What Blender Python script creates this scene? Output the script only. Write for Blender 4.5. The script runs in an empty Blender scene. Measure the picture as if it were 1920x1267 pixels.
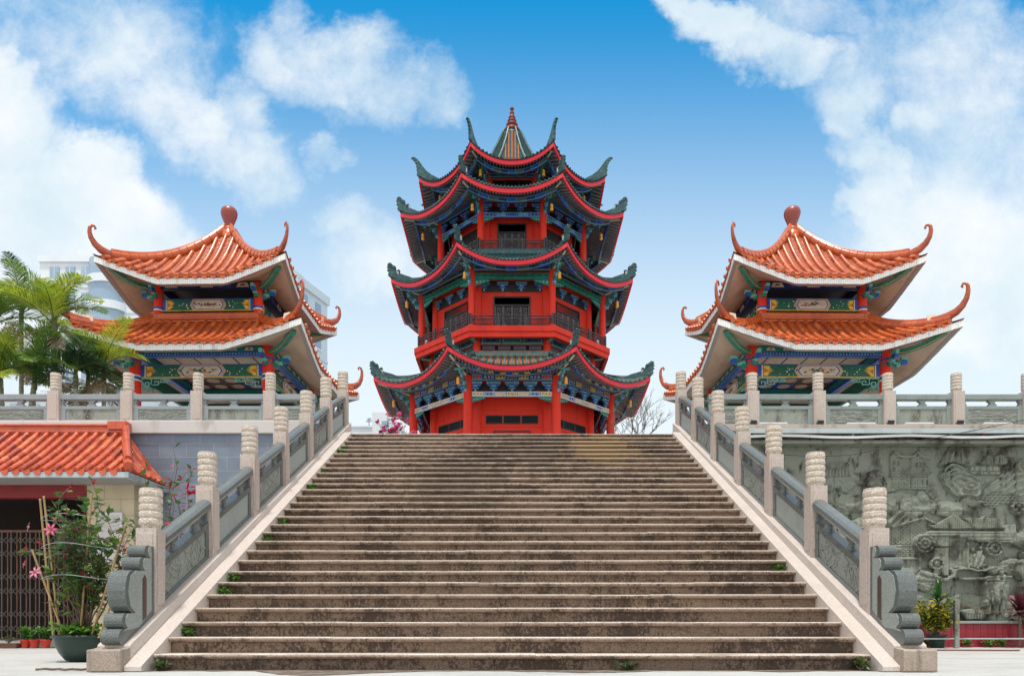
import bpy, math, random
import numpy as np
from mathutils import Vector, Matrix
from mathutils import noise as mnoise
PI = math.pi
R = math.radians
random.seed(7)
scene = bpy.context.scene
COL = scene.collection

# ------------------------------------------------------------------ camera
F = 1386.0                  # focal length in photo pixels (photo 1920 wide)
EYE = 0.4245
HOR = 1170.0                # horizon row in the photo
cam_d = bpy.data.cameras.new('camera')
cam = bpy.data.objects.new('camera', cam_d)
COL.objects.link(cam)
cam.location = (0, 0, EYE)
cam.rotation_euler = (R(90), 0, 0)
cam_d.sensor_width = 36.0
cam_d.lens = F / 1920 * 36.0
cam_d.shift_y = (HOR - 633.5) / 1920
cam_d.clip_end = 3000
scene.camera = cam

# ------------------------------------------------------------------ light
SUN_EL, SUN_AZ = 75.0, 195.0     # azimuth: compass style, 0 = +Y (behind the pagoda), clockwise
sd = bpy.data.lights.new('sun', 'SUN')
sd.energy = 2.8
sd.angle = R(5)
sd.color = (1.0, 0.95, 0.88)
sun = bpy.data.objects.new('sun', sd)
COL.objects.link(sun)
ex, ey = math.sin(R(SUN_AZ)) * math.cos(R(SUN_EL)), math.cos(R(SUN_AZ)) * math.cos(R(SUN_EL))
sun.rotation_euler = Vector((ex, ey, math.sin(R(SUN_EL)))).to_track_quat('Z', 'Y').to_euler()
scene.view_settings.view_transform = 'Standard'
scene.view_settings.look = 'None'
scene.view_settings.exposure = 0.35
scene.view_settings.gamma = 1.0

world = bpy.data.worlds.new('World')
scene.world = world
world.use_nodes = True


def build_world():
    nt = world.node_tree
    N, L = nt.nodes, nt.links
    bg = N['Background']
    bg.inputs['Strength'].default_value = 0.12

    def mth(op, a, b=None, c=None, clamp=False):
        n = N.new('ShaderNodeMath')
        n.operation = op
        n.use_clamp = clamp
        for i, v in enumerate((a, b, c)):
            if v is None:
                continue
            if isinstance(v, (int, float)):
                n.inputs[i].default_value = v
            else:
                L.new(v, n.inputs[i])
        return n.outputs[0]

    def sstep(x, lo, hi):
        n = N.new('ShaderNodeMapRange')
        n.interpolation_type = 'SMOOTHSTEP'
        L.new(x, n.inputs['Value'])
        n.inputs['From Min'].default_value = lo
        n.inputs['From Max'].default_value = hi
        return n.outputs['Result']

    def mix(f, a, b):
        n = N.new('ShaderNodeMix')
        n.data_type = 'RGBA'
        if isinstance(f, (int, float)):
            n.inputs[0].default_value = f
        else:
            L.new(f, n.inputs[0])
        for i, v in ((6, a), (7, b)):
            if isinstance(v, tuple):
                n.inputs[i].default_value = (*v, 1)
            else:
                L.new(v, n.inputs[i])
        return n.outputs[2]
    sky = N.new('ShaderNodeTexSky')
    sky.sky_type = 'NISHITA'
    sky.sun_disc = False
    sky.sun_elevation = R(SUN_EL)
    sky.sun_rotation = R(SUN_AZ)
    sky.air_density = 1.0
    sky.dust_density = 0.6
    sky.ozone_density = 3.0
    geo = N.new('ShaderNodeTexCoord')
    sep = N.new('ShaderNodeSeparateXYZ')
    L.new(geo.outputs['Generated'], sep.inputs[0])
    x, y, z = sep.outputs
    den = mth('MAXIMUM', mth('ABSOLUTE', y), 0.12)
    s = mth('DIVIDE', x, den)
    t = mth('DIVIDE', z, den)
    cmb = N.new('ShaderNodeCombineXYZ')
    L.new(s, cmb.inputs[0])
    L.new(t, cmb.inputs[1])

    def noi(scale, detail, rough, off=0.0, dist=0.0):
        n = N.new('ShaderNodeTexNoise')
        n.inputs['Scale'].default_value = scale
        n.inputs['Detail'].default_value = detail
        n.inputs['Roughness'].default_value = rough
        n.inputs['Distortion'].default_value = dist
        v = N.new('ShaderNodeVectorMath')
        v.operation = 'ADD'
        L.new(cmb.outputs[0], v.inputs[0])
        v.inputs[1].default_value = (off, off * 1.7, off * 0.3)
        L.new(v.outputs[0], n.inputs['Vector'])
        return n.outputs['Fac']
    wx = noi(11, 8, 0.62, 3.1)
    wy = noi(11, 8, 0.62, 9.4)
    s2 = mth('MULTIPLY_ADD', mth('SUBTRACT', wx, 0.5), 0.11, s)
    t2 = mth('MULTIPLY_ADD', mth('SUBTRACT', wy, 0.5), 0.11, t)
    blobs = [  # photo px x, y, rx, ry, weight
        (-20, 215, 110, 105, 1.3), (20, 330, 60, 60, .9), (80, 450, 210, 120, 1.5), (185, 310, 75, 55, 1.2), (120, 290, 50, 40, .8), (255, 420, 80, 60, 1.0), (60, 560, 290, 90, 1.3), (310, 510, 60, 50, .7),
        (60, 70, 300, 120, .58), (240, 70, 110, 80, .5), (300, 160, 90, 100, .62), (355, 235, 85, 70, .72), (430, 215, 80, 60, .62), (440, 285, 90, 70, .82), (490, 330, 65, 70, .8), (500, 205, 30, 22, .5), (250, 150, 80, 60, .5),
        (500, 110, 50, 70, .62), (540, 55, 45, 70, .6), (620, 120, 110, 75, .72), (710, 90, 60, 55, .55), (720, 150, 100, 65, .72), (820, 165, 55, 60, .68), (650, 195, 60, 40, .5),
        (612, 290, 42, 32, .72), (640, 400, 60, 45, .66), (700, 470, 75, 70, .66), (740, 520, 60, 50, .6),
        (1275, 15, 38, 34, .85), (1340, 40, 70, 42, .9), (1410, 70, 90, 50, .8), (1490, 110, 90, 45, .8), (1580, 150, 80, 80, .62), (1500, 25, 140, 50, .62), (1720, 70, 190, 110, .60), (1860, 220, 170, 220, .62),
        (1590, 205, 45, 50, .75), (1610, 275, 50, 50, .8), (1655, 330, 60, 60, .85), (1700, 225, 45, 28, .7), (1590, 375, 36, 30, .72), (1660, 400, 70, 50, .8), (1760, 440, 150, 70, 1.0), (1850, 530, 200, 130, 1.2), (1760, 300, 90, 80, .55)]
    tot = None
    for (px, py, rx, ry, w) in blobs:
        a = mth('MULTIPLY', mth('SUBTRACT', s2, (px - 960) / F), F / (rx * 1.18))
        b = mth('MULTIPLY', mth('SUBTRACT', t2, (HOR - py) / F), F / (ry * 1.18))
        q = mth('MULTIPLY_ADD', a, a, mth('MULTIPLY', b, b))
        e = mth('MULTIPLY', mth('EXPONENT', mth('MULTIPLY', mth('MULTIPLY', q, q), -0.7)), w)
        tot = e if tot is None else mth('MAXIMUM', tot, mth('MULTIPLY_ADD', e, 0.22, mth('MAXIMUM', tot, e)))
    fb = noi(9, 11, 0.68, 5.0, 0.25)
    fb2 = noi(2.2, 4, 0.5, 1.0)
    dens = mth('ADD', tot, mth('MULTIPLY', mth('SUBTRACT', fb, 0.5), 1.4))
    dens = mth('ADD', dens, mth('MULTIPLY', mth('SUBTRACT', fb2, 0.5), 0.3))
    cl = sstep(dens, 0.24, 1.30)
    # broken bright overcast, added unseen overhead and behind the camera as fill light
    back = mth('MAXIMUM', sstep(y, 0.60, 0.34), sstep(t, 0.87, 1.05))
    cl = mth('MAXIMUM', cl, mth('MULTIPLY', back, 0.9))
    back_fill = sstep(y, 0.35, -0.45)  # clouds behind the camera raised in brightness to add front fill
    # clear blue over white haze at the horizon
    tint = mix(1.0, sky.outputs[0], (0.03, 1.20, 1.47))
    tint.node.blend_type = 'MULTIPLY'
    hz = sstep(t, 0.92, 0.24)
    base = mix(mth('MULTIPLY', mth('POWER', hz, 1.3), 0.97), tint, (5.75, 6.35, 6.6))
    shade = sstep(noi(5, 6, 0.6, 12.0), 0.3, 0.72)
    cc = mix(shade, (4.7, 5.65, 6.2), (6.7, 6.8, 6.85))
    cc = mix(back_fill, cc, (8.2, 8.15, 8.0))
    out = mix(mth('MULTIPLY', cl, 0.93), base, cc)
    L.new(out, bg.inputs['Color'])


build_world()

# ------------------------------------------------------------------ materials


def lin(h):
    h = h.lstrip('#')
    c = [int(h[i:i + 2], 16) / 255 for i in (0, 2, 4)]
    return tuple(v / 12.92 if v <= .04045 else ((v + .055) / 1.055) ** 2.4 for v in c)


MATS = {}


def pm(name, base, rough=.6, layers=(), bump=(), metal=0.0, spec=.5, rand=True, rvar=0.0, coat=0.0, emit=None):
    """Principled material; layers = (scale, stretch xyz, colour, lo, hi, detail): noise mixes that colour in; bump = (kind, scale, stretch, strength, distance)."""
    m = bpy.data.materials.new(name)
    m.use_nodes = True
    nt = m.node_tree
    N, L = nt.nodes, nt.links
    b = N['Principled BSDF']
    tc = N.new('ShaderNodeTexCoord')
    vec = tc.outputs['Object']
    if rand:
        oi = N.new('ShaderNodeObjectInfo')
        ml = N.new('ShaderNodeVectorMath')
        ml.operation = 'MULTIPLY_ADD'
        cb = N.new('ShaderNodeCombineXYZ')
        for i in range(3):
            L.new(oi.outputs['Random'], cb.inputs[i])
        L.new(cb.outputs[0], ml.inputs[0])
        ml.inputs[1].default_value = (37, 53, 29)
        L.new(vec, ml.inputs[2])
        vec = ml.outputs[0]

    def sv(st):
        if st == (1, 1, 1) or st == 1:
            return vec
        k = N.new('ShaderNodeVectorMath')
        k.operation = 'MULTIPLY'
        L.new(vec, k.inputs[0])
        k.inputs[1].default_value = st
        return k.outputs[0]
    prev = None
    b.inputs['Base Color'].default_value = (*base, 1)
    for (sc, st, colr, lo, hi, det) in layers:
        n = N.new('ShaderNodeTexNoise')
        n.inputs['Scale'].default_value = sc
        n.inputs['Detail'].default_value = det
        n.inputs['Roughness'].default_value = .62
        L.new(sv(st), n.inputs['Vector'])
        mr = N.new('ShaderNodeMapRange')
        mr.interpolation_type = 'SMOOTHSTEP'
        L.new(n.outputs['Fac'], mr.inputs['Value'])
        mr.inputs['From Min'].default_value = lo
        mr.inputs['From Max'].default_value = hi
        mx = N.new('ShaderNodeMix')
        mx.data_type = 'RGBA'
        L.new(mr.outputs['Result'], mx.inputs[0])
        if prev is None:
            mx.inputs[6].default_value = (*base, 1)
        else:
            L.new(prev, mx.inputs[6])
        mx.inputs[7].default_value = (*colr, 1)
        prev = mx.outputs[2]
    if prev is not None:
        L.new(prev, b.inputs['Base Color'])
    b.inputs['Roughness'].default_value = rough
    b.inputs['Metallic'].default_value = metal
    b.inputs['Specular IOR Level'].default_value = spec
    b.inputs['Coat Weight'].default_value = coat
    b.inputs['Coat Roughness'].default_value = .15
    if rvar:
        n = N.new('ShaderNodeTexNoise')
        n.inputs['Scale'].default_value = 6
        n.inputs['Detail'].default_value = 5
        L.new(vec, n.inputs['Vector'])
        mr = N.new('ShaderNodeMapRange')
        L.new(n.outputs['Fac'], mr.inputs['Value'])
        mr.inputs['From Min'].default_value = .3
        mr.inputs['From Max'].default_value = .7
        mr.inputs['To Min'].default_value = max(.05, rough - rvar)
        mr.inputs['To Max'].default_value = min(1, rough + rvar)
        L.new(mr.outputs['Result'], b.inputs['Roughness'])
    nrm = None
    for (kind, sc, st, strength, dist) in bump:
        if kind == 'noise':
            n = N.new('ShaderNodeTexNoise')
            n.inputs['Scale'].default_value = sc
            n.inputs['Detail'].default_value = 6
            o = n.outputs['Fac']
        elif kind == 'voronoi':
            n = N.new('ShaderNodeTexVoronoi')
            n.inputs['Scale'].default_value = sc
            o = n.outputs['Distance']
        else:
            n = N.new('ShaderNodeTexWave')
            n.wave_type = 'BANDS'
            n.bands_direction = 'DIAGONAL'
            n.inputs['Scale'].default_value = sc
            n.inputs['Distortion'].default_value = 3
            o = n.outputs['Fac']
        L.new(sv(st), n.inputs['Vector'])
        bp = N.new('ShaderNodeBump')
        bp.inputs['Strength'].default_value = strength
        bp.inputs['Distance'].default_value = dist
        L.new(o, bp.inputs['Height'])
        if nrm is not None:
            L.new(nrm, bp.inputs['Normal'])
        nrm = bp.outputs['Normal']
    if nrm is not None:
        L.new(nrm, b.inputs['Normal'])
    if emit:
        b.inputs['Emission Color'].default_value = (*emit, 1)
        b.inputs['Emission Strength'].default_value = 1
    MATS[name] = m
    return m


V = (1, 1, 8)
pm('pink_granite', (.50, .42, .37), .55, [(60, 1, (.38, .31, .27), .45, .62, 3), (1.6, (1, 1, .5), (.40, .33, .28), .5, .75, 5), (5, (1, 1, .25), (.24, .17, .12), .64, .82, 6)], [('noise', 90, 1, .12, .01)], rvar=.15)
pm('pale_granite', (.57, .50, .445), .5, [(60, 1, (.48, .41, .37), .45, .62, 3), (1.2, 1, (.50, .43, .38), .5, .75, 6), (4, (1, 1, .3), (.26, .19, .15), .62, .80, 6)], [('noise', 90, 1, .1, .01)], rvar=.15)
pm('stained_granite', (.36, .29, .235), .7, [(70, 1, (.25, .2, .16), .45, .62, 3), (5, (1, 1, .12), (.10, .07, .05), .5, .68, 5), (2, 1, (.45, .38, .32), .55, .75, 4)], [('noise', 90, 1, .2, .01)])
pm('carved_granite', (.50, .425, .35), .7, [(14, 1, (.38, .29, .21), .48, .7, 5), (50, 1, (.66, .6, .53), .5, .65, 2), (3, 1, (.5, .36, .2), .62, .8, 3)], [('wave', 9, (1, 1, 2.2), .25, .012), ('noise', 45, 1, .3, .01)])
pm('grey_granite', (.095, .108, .103), .22, [(110, 1, (.16, .175, .168), .48, .6, 2), (2, 1, (.09, .105, .10), .5, .75, 4)], [], rvar=.08)
pm('flat_grey_granite', (.33, .36, .33), .55, [(110, 1, (.22, .24, .23), .45, .58, 2), (2.5, (1, 1, .4), (.20, .21, .19), .52, .78, 5)], [('noise', 80, 1, .1, .005)])
pm('dark_streak', (.05, .03, .025), .4, [(5, (1, 1, .2), (.1, .06, .05), .4, .7, 3)])
pm('blue_grey_rail', (.23, .26, .275), .5, [(2, 1, (.17, .19, .20), .45, .75, 5), (100, 1, (.3, .33, .34), .5, .62, 2)], [], rvar=.15)
pm('green_grey_rail', (.20, .235, .215), .5, [(2, 1, (.13, .15, .14), .45, .75, 5), (100, 1, (.27, .3, .29), .5, .62, 2)], [], rvar=.15)
pm('weathered_panel', (.24, .26, .22), .8, [(3, (1, 1, .35), (.08, .062, .05), .46, .66, 6), (7, 1, (.15, .17, .09), .52, .72, 5), (40, 1, (.32, .33, .30), .52, .7, 3)], [('noise', 30, 1, .3, .01)])
pm('carved_panel', (.22, .235, .205), .75, [(4, 1, (.12, .12, .105), .5, .72, 6), (50, 1, (.29, .30, .27), .5, .65, 2)], [('voronoi', 9, (1, 1, 1.6), .4, .015), ('noise', 26, (1, 1, 3), .4, .012)])
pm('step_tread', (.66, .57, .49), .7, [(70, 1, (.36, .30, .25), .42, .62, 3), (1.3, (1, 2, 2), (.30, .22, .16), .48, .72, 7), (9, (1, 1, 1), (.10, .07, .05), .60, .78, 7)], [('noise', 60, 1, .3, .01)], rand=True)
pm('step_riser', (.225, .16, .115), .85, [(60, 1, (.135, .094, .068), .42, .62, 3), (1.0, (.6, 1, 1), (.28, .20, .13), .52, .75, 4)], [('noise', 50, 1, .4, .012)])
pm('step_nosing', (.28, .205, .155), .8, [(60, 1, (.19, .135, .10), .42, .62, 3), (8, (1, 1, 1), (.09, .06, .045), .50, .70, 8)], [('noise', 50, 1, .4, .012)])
pm('white_concrete', (.55, .51, .49), .8, [(2.5, (1, 1, .4), (.36, .31, .27), .5, .74, 6), (10, (1, 1, .2), (.22, .16, .13), .64, .8, 5)], [('noise', 30, 1, .2, .01)])
pm('brown_ledge', (.40, .34, .30), .8, [(3, (1, 1, .4), (.20, .15, .12), .48, .72, 6)], [('noise', 30, 1, .2, .01)])
pm('ground_concrete', (.45, .44, .415), .75, [(.5, (1, 2, 1), (.38, .37, .35), .45, .62, 8), (5, (1, 2, 1), (.30, .28, .25), .54, .72, 8), (1.2, 1, (.24, .22, .19), .60, .74, 7), (60, 1, (.56, .55, .53), .5, .7, 3)], [('noise', 40, 1, .25, .01)], rand=False)
pm('paving', (.36, .33, .30), .8, [(2, 1, (.28, .25, .23), .45, .65, 5)], [], rand=False)
pm('red_paint', (.70, .038, .018), .55, [(.8, (1, 1, .4), (.64, .030, .014), .42, .72, 4), (3, (1, 1, .15), (.40, .030, .022), .55, .75, 6), (2.0, (1, 1, .5), (.66, .07, .045), .56, .78, 6), (14, (1, 1, .12), (.30, .03, .025), .64, .8, 5)], [('noise', 20, 1, .06, .01)], rvar=.1, spec=.25)
pm('red_fascia', (.66, .011, .028), .45, [(5, 1, (.50, .015, .03), .5, .75, 5), (9, (1, 1, .3), (.75, .25, .25), .72, .86, 4)], [], rvar=.1)
pm('dark_red', (.22, .012, .012), .5, [(4, 1, (.15, .01, .01), .45, .7, 4)])
pm('green_glaze', (.018, .066, .072), .40, [(7, 1, (.05, .13, .125), .45, .65, 4), (3, 1, (.012, .035, .038), .55, .75, 4)], [('noise', 30, 1, .15, .01)], rvar=.1)
pm('green_glaze_light', (.16, .21, .18), .35, [(9, 1, (.06, .13, .12), .45, .65, 4), (5, 1, (.30, .19, .13), .56, .7, 4)], [('noise', 30, 1, .15, .01)])
pm('terracotta_pan', (.34, .11, .04), .6, [(5, 1, (.2, .09, .05), .45, .7, 4)], [], spec=.2)
pm('dull_green_tile', (.014, .048, .052), .65, [(7, 1, (.03, .08, .08), .45, .65, 4), (9, 1, (.01, .02, .02), .55, .7, 5)], [('noise', 30, 1, .15, .01)], spec=.12)
pm('spire_glaze', (.13, .018, .012), .45, [(5, 1, (.19, .03, .02), .45, .7, 4)], [('noise', 20, 1, .1, .01)], spec=.3)
pm('orange_glaze', (.50, .098, .018), .30, [(3.5, 1, (.40, .070, .020), .45, .68, 5), (12, 1, (.58, .17, .05), .58, .75, 4), (9, (1, 1, 1), (.10, .03, .016), .60, .76, 6)], [('noise', 25, 1, .12, .01)], rvar=.1, coat=.1)
pm('orange_glaze_dark', (.42, .075, .018), .34, [(6, 1, (.24, .045, .018), .42, .66, 6), (11, 1, (.07, .03, .018), .58, .74, 6)], [('noise', 25, 1, .2, .01)], rvar=.1, coat=.15)
pm('orange_glaze_pale', (.58, .155, .045), .28, [(7, 1, (.55, .115, .025), .42, .66, 5), (13, 1, (.15, .05, .025), .64, .78, 6)], [('noise', 25, 1, .12, .01)], rvar=.1, coat=.15)
pm('red_glaze_dark', (.38, .05, .02), .32, [(6, 1, (.25, .035, .018), .42, .66, 6), (11, 1, (.07, .03, .018), .58, .74, 6)], [('noise', 25, 1, .2, .01)], rvar=.1, coat=.15)
pm('red_glaze_pale', (.62, .15, .06), .22, [(7, 1, (.5, .08, .025), .42, .66, 5), (13, 1, (.15, .05, .025), .64, .78, 6)], [('noise', 25, 1, .12, .01)], rvar=.1, coat=.4)
pm('orange_pan', (.38, .078, .022), .34, [(5, 1, (.30, .06, .022), .45, .7, 5), (9, 1, (.55, .22, .12), .58, .75, 4), (14, 1, (.10, .03, .02), .62, .78, 5)], [('noise', 25, 1, .2, .01)], rvar=.1, coat=.2)
pm('red_glaze', (.55, .085, .030), .24, [(3.5, 1, (.36, .045, .02), .45, .68, 5), (14, 1, (.60, .16, .08), .56, .75, 4), (9, 1, (.16, .03, .02), .64, .78, 6)], [('noise', 25, 1, .12, .01)], rvar=.1, coat=.3)
pm('maroon_glaze', (.25, .035, .020), .42, [(5, 1, (.28, .04, .03), .45, .7, 4)], [('noise', 20, 1, .1, .01)], coat=.3)
pm('white_tile', (.80, .79, .77), .4, [(6, (1, 1, .4), (.52, .49, .46), .52, .74, 5), (12, (1, 1, .3), (.33, .2, .13), .67, .82, 5)])
pm('tile_joint', (.30, .28, .27), .8)
pm('soffit_plaster', (.52, .40, .30), .8, [(1.2, 1, (.40, .30, .22), .42, .68, 6), (5, 1, (.28, .20, .15), .58, .76, 7)])
pm('cream_paint', (.60, .50, .38), .6, [(8, 1, (.48, .38, .27), .48, .7, 4)])
pm('teal_paint', (.015, .20, .155), .45, [(6, 1, (.01, .13, .105), .45, .7, 4)])
pm('deep_green_paint', (.010, .105, .070), .45, [(8, 1, (.015, .12, .08), .5, .72, 4)])
pm('pale_teal', (.16, .45, .39), .5, [(6, 1, (.06, .25, .23), .45, .7, 4)])
pm('blue_paint', (.020, .085, .40), .45, [(6, 1, (.015, .035, .18), .45, .7, 4)])
pm('navy_paint', (.016, .035, .13), .5, [(6, 1, (.012, .018, .045), .45, .7, 4)])
pm('slate_paint', (.075, .10, .13), .5, [(5, 1, (.045, .06, .08), .45, .7, 4), (14, 1, (.08, .12, .14), .6, .75, 3)])
pm('sky_paint', (.16, .36, .55), .5, [(7, 1, (.08, .17, .3), .45, .7, 4)])
pm('yellow_paint', (.78, .46, .04), .5, [(7, 1, (.45, .22, .02), .5, .7, 4)])
pm('white_paint', (.70, .69, .66), .5, [(7, 1, (.55, .53, .5), .5, .72, 4)])
pm('brown_ink', (.11, .06, .035), .6, [(12, 1, (.2, .13, .08), .5, .7, 4)])
pm('orange_paint', (.52, .13, .03), .5)
pm('gold', (.72, .36, .03), .35, [(10, 1, (.5, .25, .03), .5, .7, 3)], metal=.3)
pm('dark_wood', (.022, .020, .022), .5, [(6, (1, 1, .3), (.04, .036, .036), .45, .7, 4)])
pm('dark_glass', (.008, .009, .010), .35, [], spec=.12)
pm('lattice_grey', (.20, .20, .215), .5, [(8, 1, (.06, .06, .07), .45, .7, 4)])
pm('rail_metal', (.050, .044, .048), .45, [(8, 1, (.05, .045, .045), .45, .7, 4)], metal=.3)
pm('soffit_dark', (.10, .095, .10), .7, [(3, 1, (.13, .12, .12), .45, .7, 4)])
pm('rafter_paint', (.18, .165, .17), .6, [(5, 1, (.11, .11, .115), .45, .7, 4)])
pm('beige_render', (.58, .49, .35), .8, [(1.4, (1, 1, .4), (.46, .38, .27), .5, .75, 5), (8, (1, 1, .25), (.3, .24, .17), .66, .82, 5)], [('noise', 25, 1, .15, .01)])
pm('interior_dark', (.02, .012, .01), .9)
pm('gate_metal', (.10, .085, .075), .5, [(8, 1, (.13, .06, .035), .52, .7, 5)], metal=.4)
pm('gate_rust', (.16, .07, .04), .7, [(8, 1, (.08, .05, .04), .45, .7, 5)])
pm('white_metal', (.62, .62, .62), .4, [(5, 1, (.45, .42, .40), .55, .75, 5)])
pm('galvanised', (.42, .47, .48), .45, [(3, (1, 1, .5), (.32, .36, .37), .45, .7, 5), (9, 1, (.32, .18, .1), .68, .8, 5)], metal=.2)
pm('black_plastic', (.02, .02, .022), .4)
pm('rust_red', (.30, .06, .035), .7)
pm('pot_green', (.012, .035, .028), .4, [(3, 1, (.03, .05, .04), .5, .75, 5)], rvar=.1)
pm('pot_red', (.50, .035, .015), .45, [(6, 1, (.35, .025, .012), .5, .7, 4)])
pm('pot_brown', (.16, .07, .045), .7, [(6, 1, (.10, .05, .035), .45, .7, 4)])
pm('soil', (.04, .028, .02), .95, [(20, 1, (.07, .05, .035), .45, .7, 4)], [('noise', 30, 1, .6, .03)])
pm('damp_dirt', (.13, .09, .065), .6, [(6, 1, (.24, .19, .15), .45, .65, 8), (14, 1, (.05, .035, .025), .55, .7, 6)], [('noise', 40, 1, .4, .01)])
pm('bamboo', (.38, .25, .10), .5, [(4, (1, 1, .2), (.25, .15, .065), .45, .7, 4)])
pm('bark', (.13, .09, .065), .85, [(14, (1, 1, .3), (.22, .17, .13), .45, .7, 5)], [('noise', 30, (1, 1, .3), .5, .02)])
pm('palm_trunk_bark', (.20, .19, .13), .8, [(10, (.4, .4, 3), (.30, .29, .23), .45, .65, 4), (3, 1, (.12, .11, .06), .5, .7, 4)], [('noise', 12, (.3, .3, 4), .4, .02)])
pm('dry_sheath', (.30, .19, .12), .85, [(12, (1, 1, .2), (.20, .12, .08), .45, .7, 4)])


def leaf(name, c1, c2, rough=.42, trans=.35):
    m = pm(name, c1, rough, [(2.5, 1, c2, .38, .66, 4)], [])
    nt = m.node_tree
    b = nt.nodes['Principled BSDF']
    tr = nt.nodes.new('ShaderNodeBsdfTranslucent')
    mx = nt.nodes.new('ShaderNodeMixShader')
    mx.inputs[0].default_value = trans
    out = nt.nodes['Material Output']
    src = b.inputs['Base Color'].links[0].from_socket
    nt.links.new(src, tr.inputs[0])
    nt.links.new(b.outputs[0], mx.inputs[1])
    nt.links.new(tr.outputs[0], mx.inputs[2])
    nt.links.new(mx.outputs[0], out.inputs[0])
    return m


leaf('palm_bright', (.42, .48, .035), (.24, .34, .03), trans=.45)
leaf('palm_mid', (.17, .29, .04), (.08, .17, .03))
leaf('palm_dark', (.05, .13, .03), (.018, .045, .02))
leaf('palm_dead', (.30, .21, .12), (.18, .13, .08))
leaf('leaf_green', (.07, .17, .035), (.035, .10, .025))
leaf('leaf_olive', (.13, .15, .035), (.07, .09, .03))
leaf('leaf_lime', (.16, .36, .035), (.09, .25, .03))
leaf('leaf_yellow', (.55, .42, .03), (.28, .30, .03))
leaf('leaf_maroon', (.12, .015, .03), (.05, .01, .02))
leaf('petal_pink', (.75, .10, .26), (.80, .28, .42), .5, .3)
leaf('petal_white', (.80, .55, .62), (.80, .65, .70), .5, .3)
leaf('petal_red', (.60, .02, .05), (.45, .015, .06), .5, .3)
leaf('petal_magenta', (.62, .04, .22), (.70, .12, .32), .5, .3)
pm('tower_white', (.66, .70, .73), .8, [(.15, (1, 1, .3), (.58, .63, .67), .45, .7, 4)])
pm('tower_grey', (.52, .60, .66), .8, [(.3, (1, 1, .3), (.46, .54, .6), .45, .7, 4)])
pm('tower_glass', (.26, .36, .46), .15, [(.4, 1, (.36, .46, .55), .45, .7, 3)])
pm('red_wall_tile', (.27, .009, .024), .35, [(3, 1, (.19, .007, .016), .45, .7, 4), (12, (1, 1, .3), (.20, .02, .03), .6, .8, 4)], rvar=.1)


def brick_mat(name, c1, c2, mortar, bw, bh, ms, rough, off=.5, squash=True):
    """Tiled wall on X-Z: brick texture fed from object coordinates (x, z)."""
    m = pm(name, c1, rough)
    nt = m.node_tree
    N, L = nt.nodes, nt.links
    b = N['Principled BSDF']
    tc = N.new('ShaderNodeTexCoord')
    sp = N.new('ShaderNodeSeparateXYZ')
    L.new(tc.outputs['Object'], sp.inputs[0])
    cb = N.new('ShaderNodeCombineXYZ')
    L.new(sp.outputs[0], cb.inputs[0])
    L.new(sp.outputs[2], cb.inputs[1])
    t = N.new('ShaderNodeTexBrick')
    t.inputs['Scale'].default_value = 1
    t.inputs['Color1'].default_value = (*c1, 1)
    t.inputs['Color2'].default_value = (*c2, 1)
    t.inputs['Mortar'].default_value = (*mortar, 1)
    t.inputs['Brick Width'].default_value = bw
    t.inputs['Row Height'].default_value = bh
    t.inputs['Mortar Size'].default_value = ms
    t.offset = off
    L.new(cb.outputs[0], t.inputs['Vector'])
    n = N.new('ShaderNodeTexNoise')
    n.inputs['Scale'].default_value = 3
    n.inputs['Detail'].default_value = 7
    L.new(tc.outputs['Object'], n.inputs['Vector'])
    mr = N.new('ShaderNodeMapRange')
    L.new(n.outputs['Fac'], mr.inputs['Value'])
    mr.inputs['From Min'].default_value = .35
    mr.inputs['From Max'].default_value = .75
    mr.inputs['To Min'].default_value = 0
    mr.inputs['To Max'].default_value = .5
    mx = N.new('ShaderNodeMix')
    mx.data_type = 'RGBA'
    L.new(mr.outputs[0], mx.inputs[0])
    L.new(t.outputs['Color'], mx.inputs[6])
    mx.inputs[7].default_value = (c1[0] * .6, c1[1] * .6, c1[2] * .6, 1)
    L.new(mx.outputs[2], b.inputs['Base Color'])
    bp = N.new('ShaderNodeBump')
    bp.inputs['Strength'].default_value = .4
    bp.inputs['Distance'].default_value = .01
    bp.invert = True
    L.new(t.outputs['Fac'], bp.inputs['Height'])
    L.new(bp.outputs[0], b.inputs['Normal'])
    return m


brick_mat('blue_stone', (.16, .20, .265), (.20, .24, .30), (.34, .32, .305), .52, .26, .006, .55)
brick_mat('beige_block', (.58, .49, .34), (.54, .46, .32), (.36, .30, .2), .6, .3, .006, .8)


def relief_material():
    m = pm('relief_stone', (.22, .238, .19), .78,
           [(60, 1, (.17, .185, .15), .45, .62, 3), (1.1, (1, 1, .8), (.27, .29, .235), .45, .7, 5),
            (2.0, (1, 1, .7), (.055, .05, .038), .49, .66, 8), (6, (1, 1, .35), (.024, .019, .014), .53, .68, 8)],
           [('noise', 40, 1, .25, .008)], rand=False)
    return m


relief_material()


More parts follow.
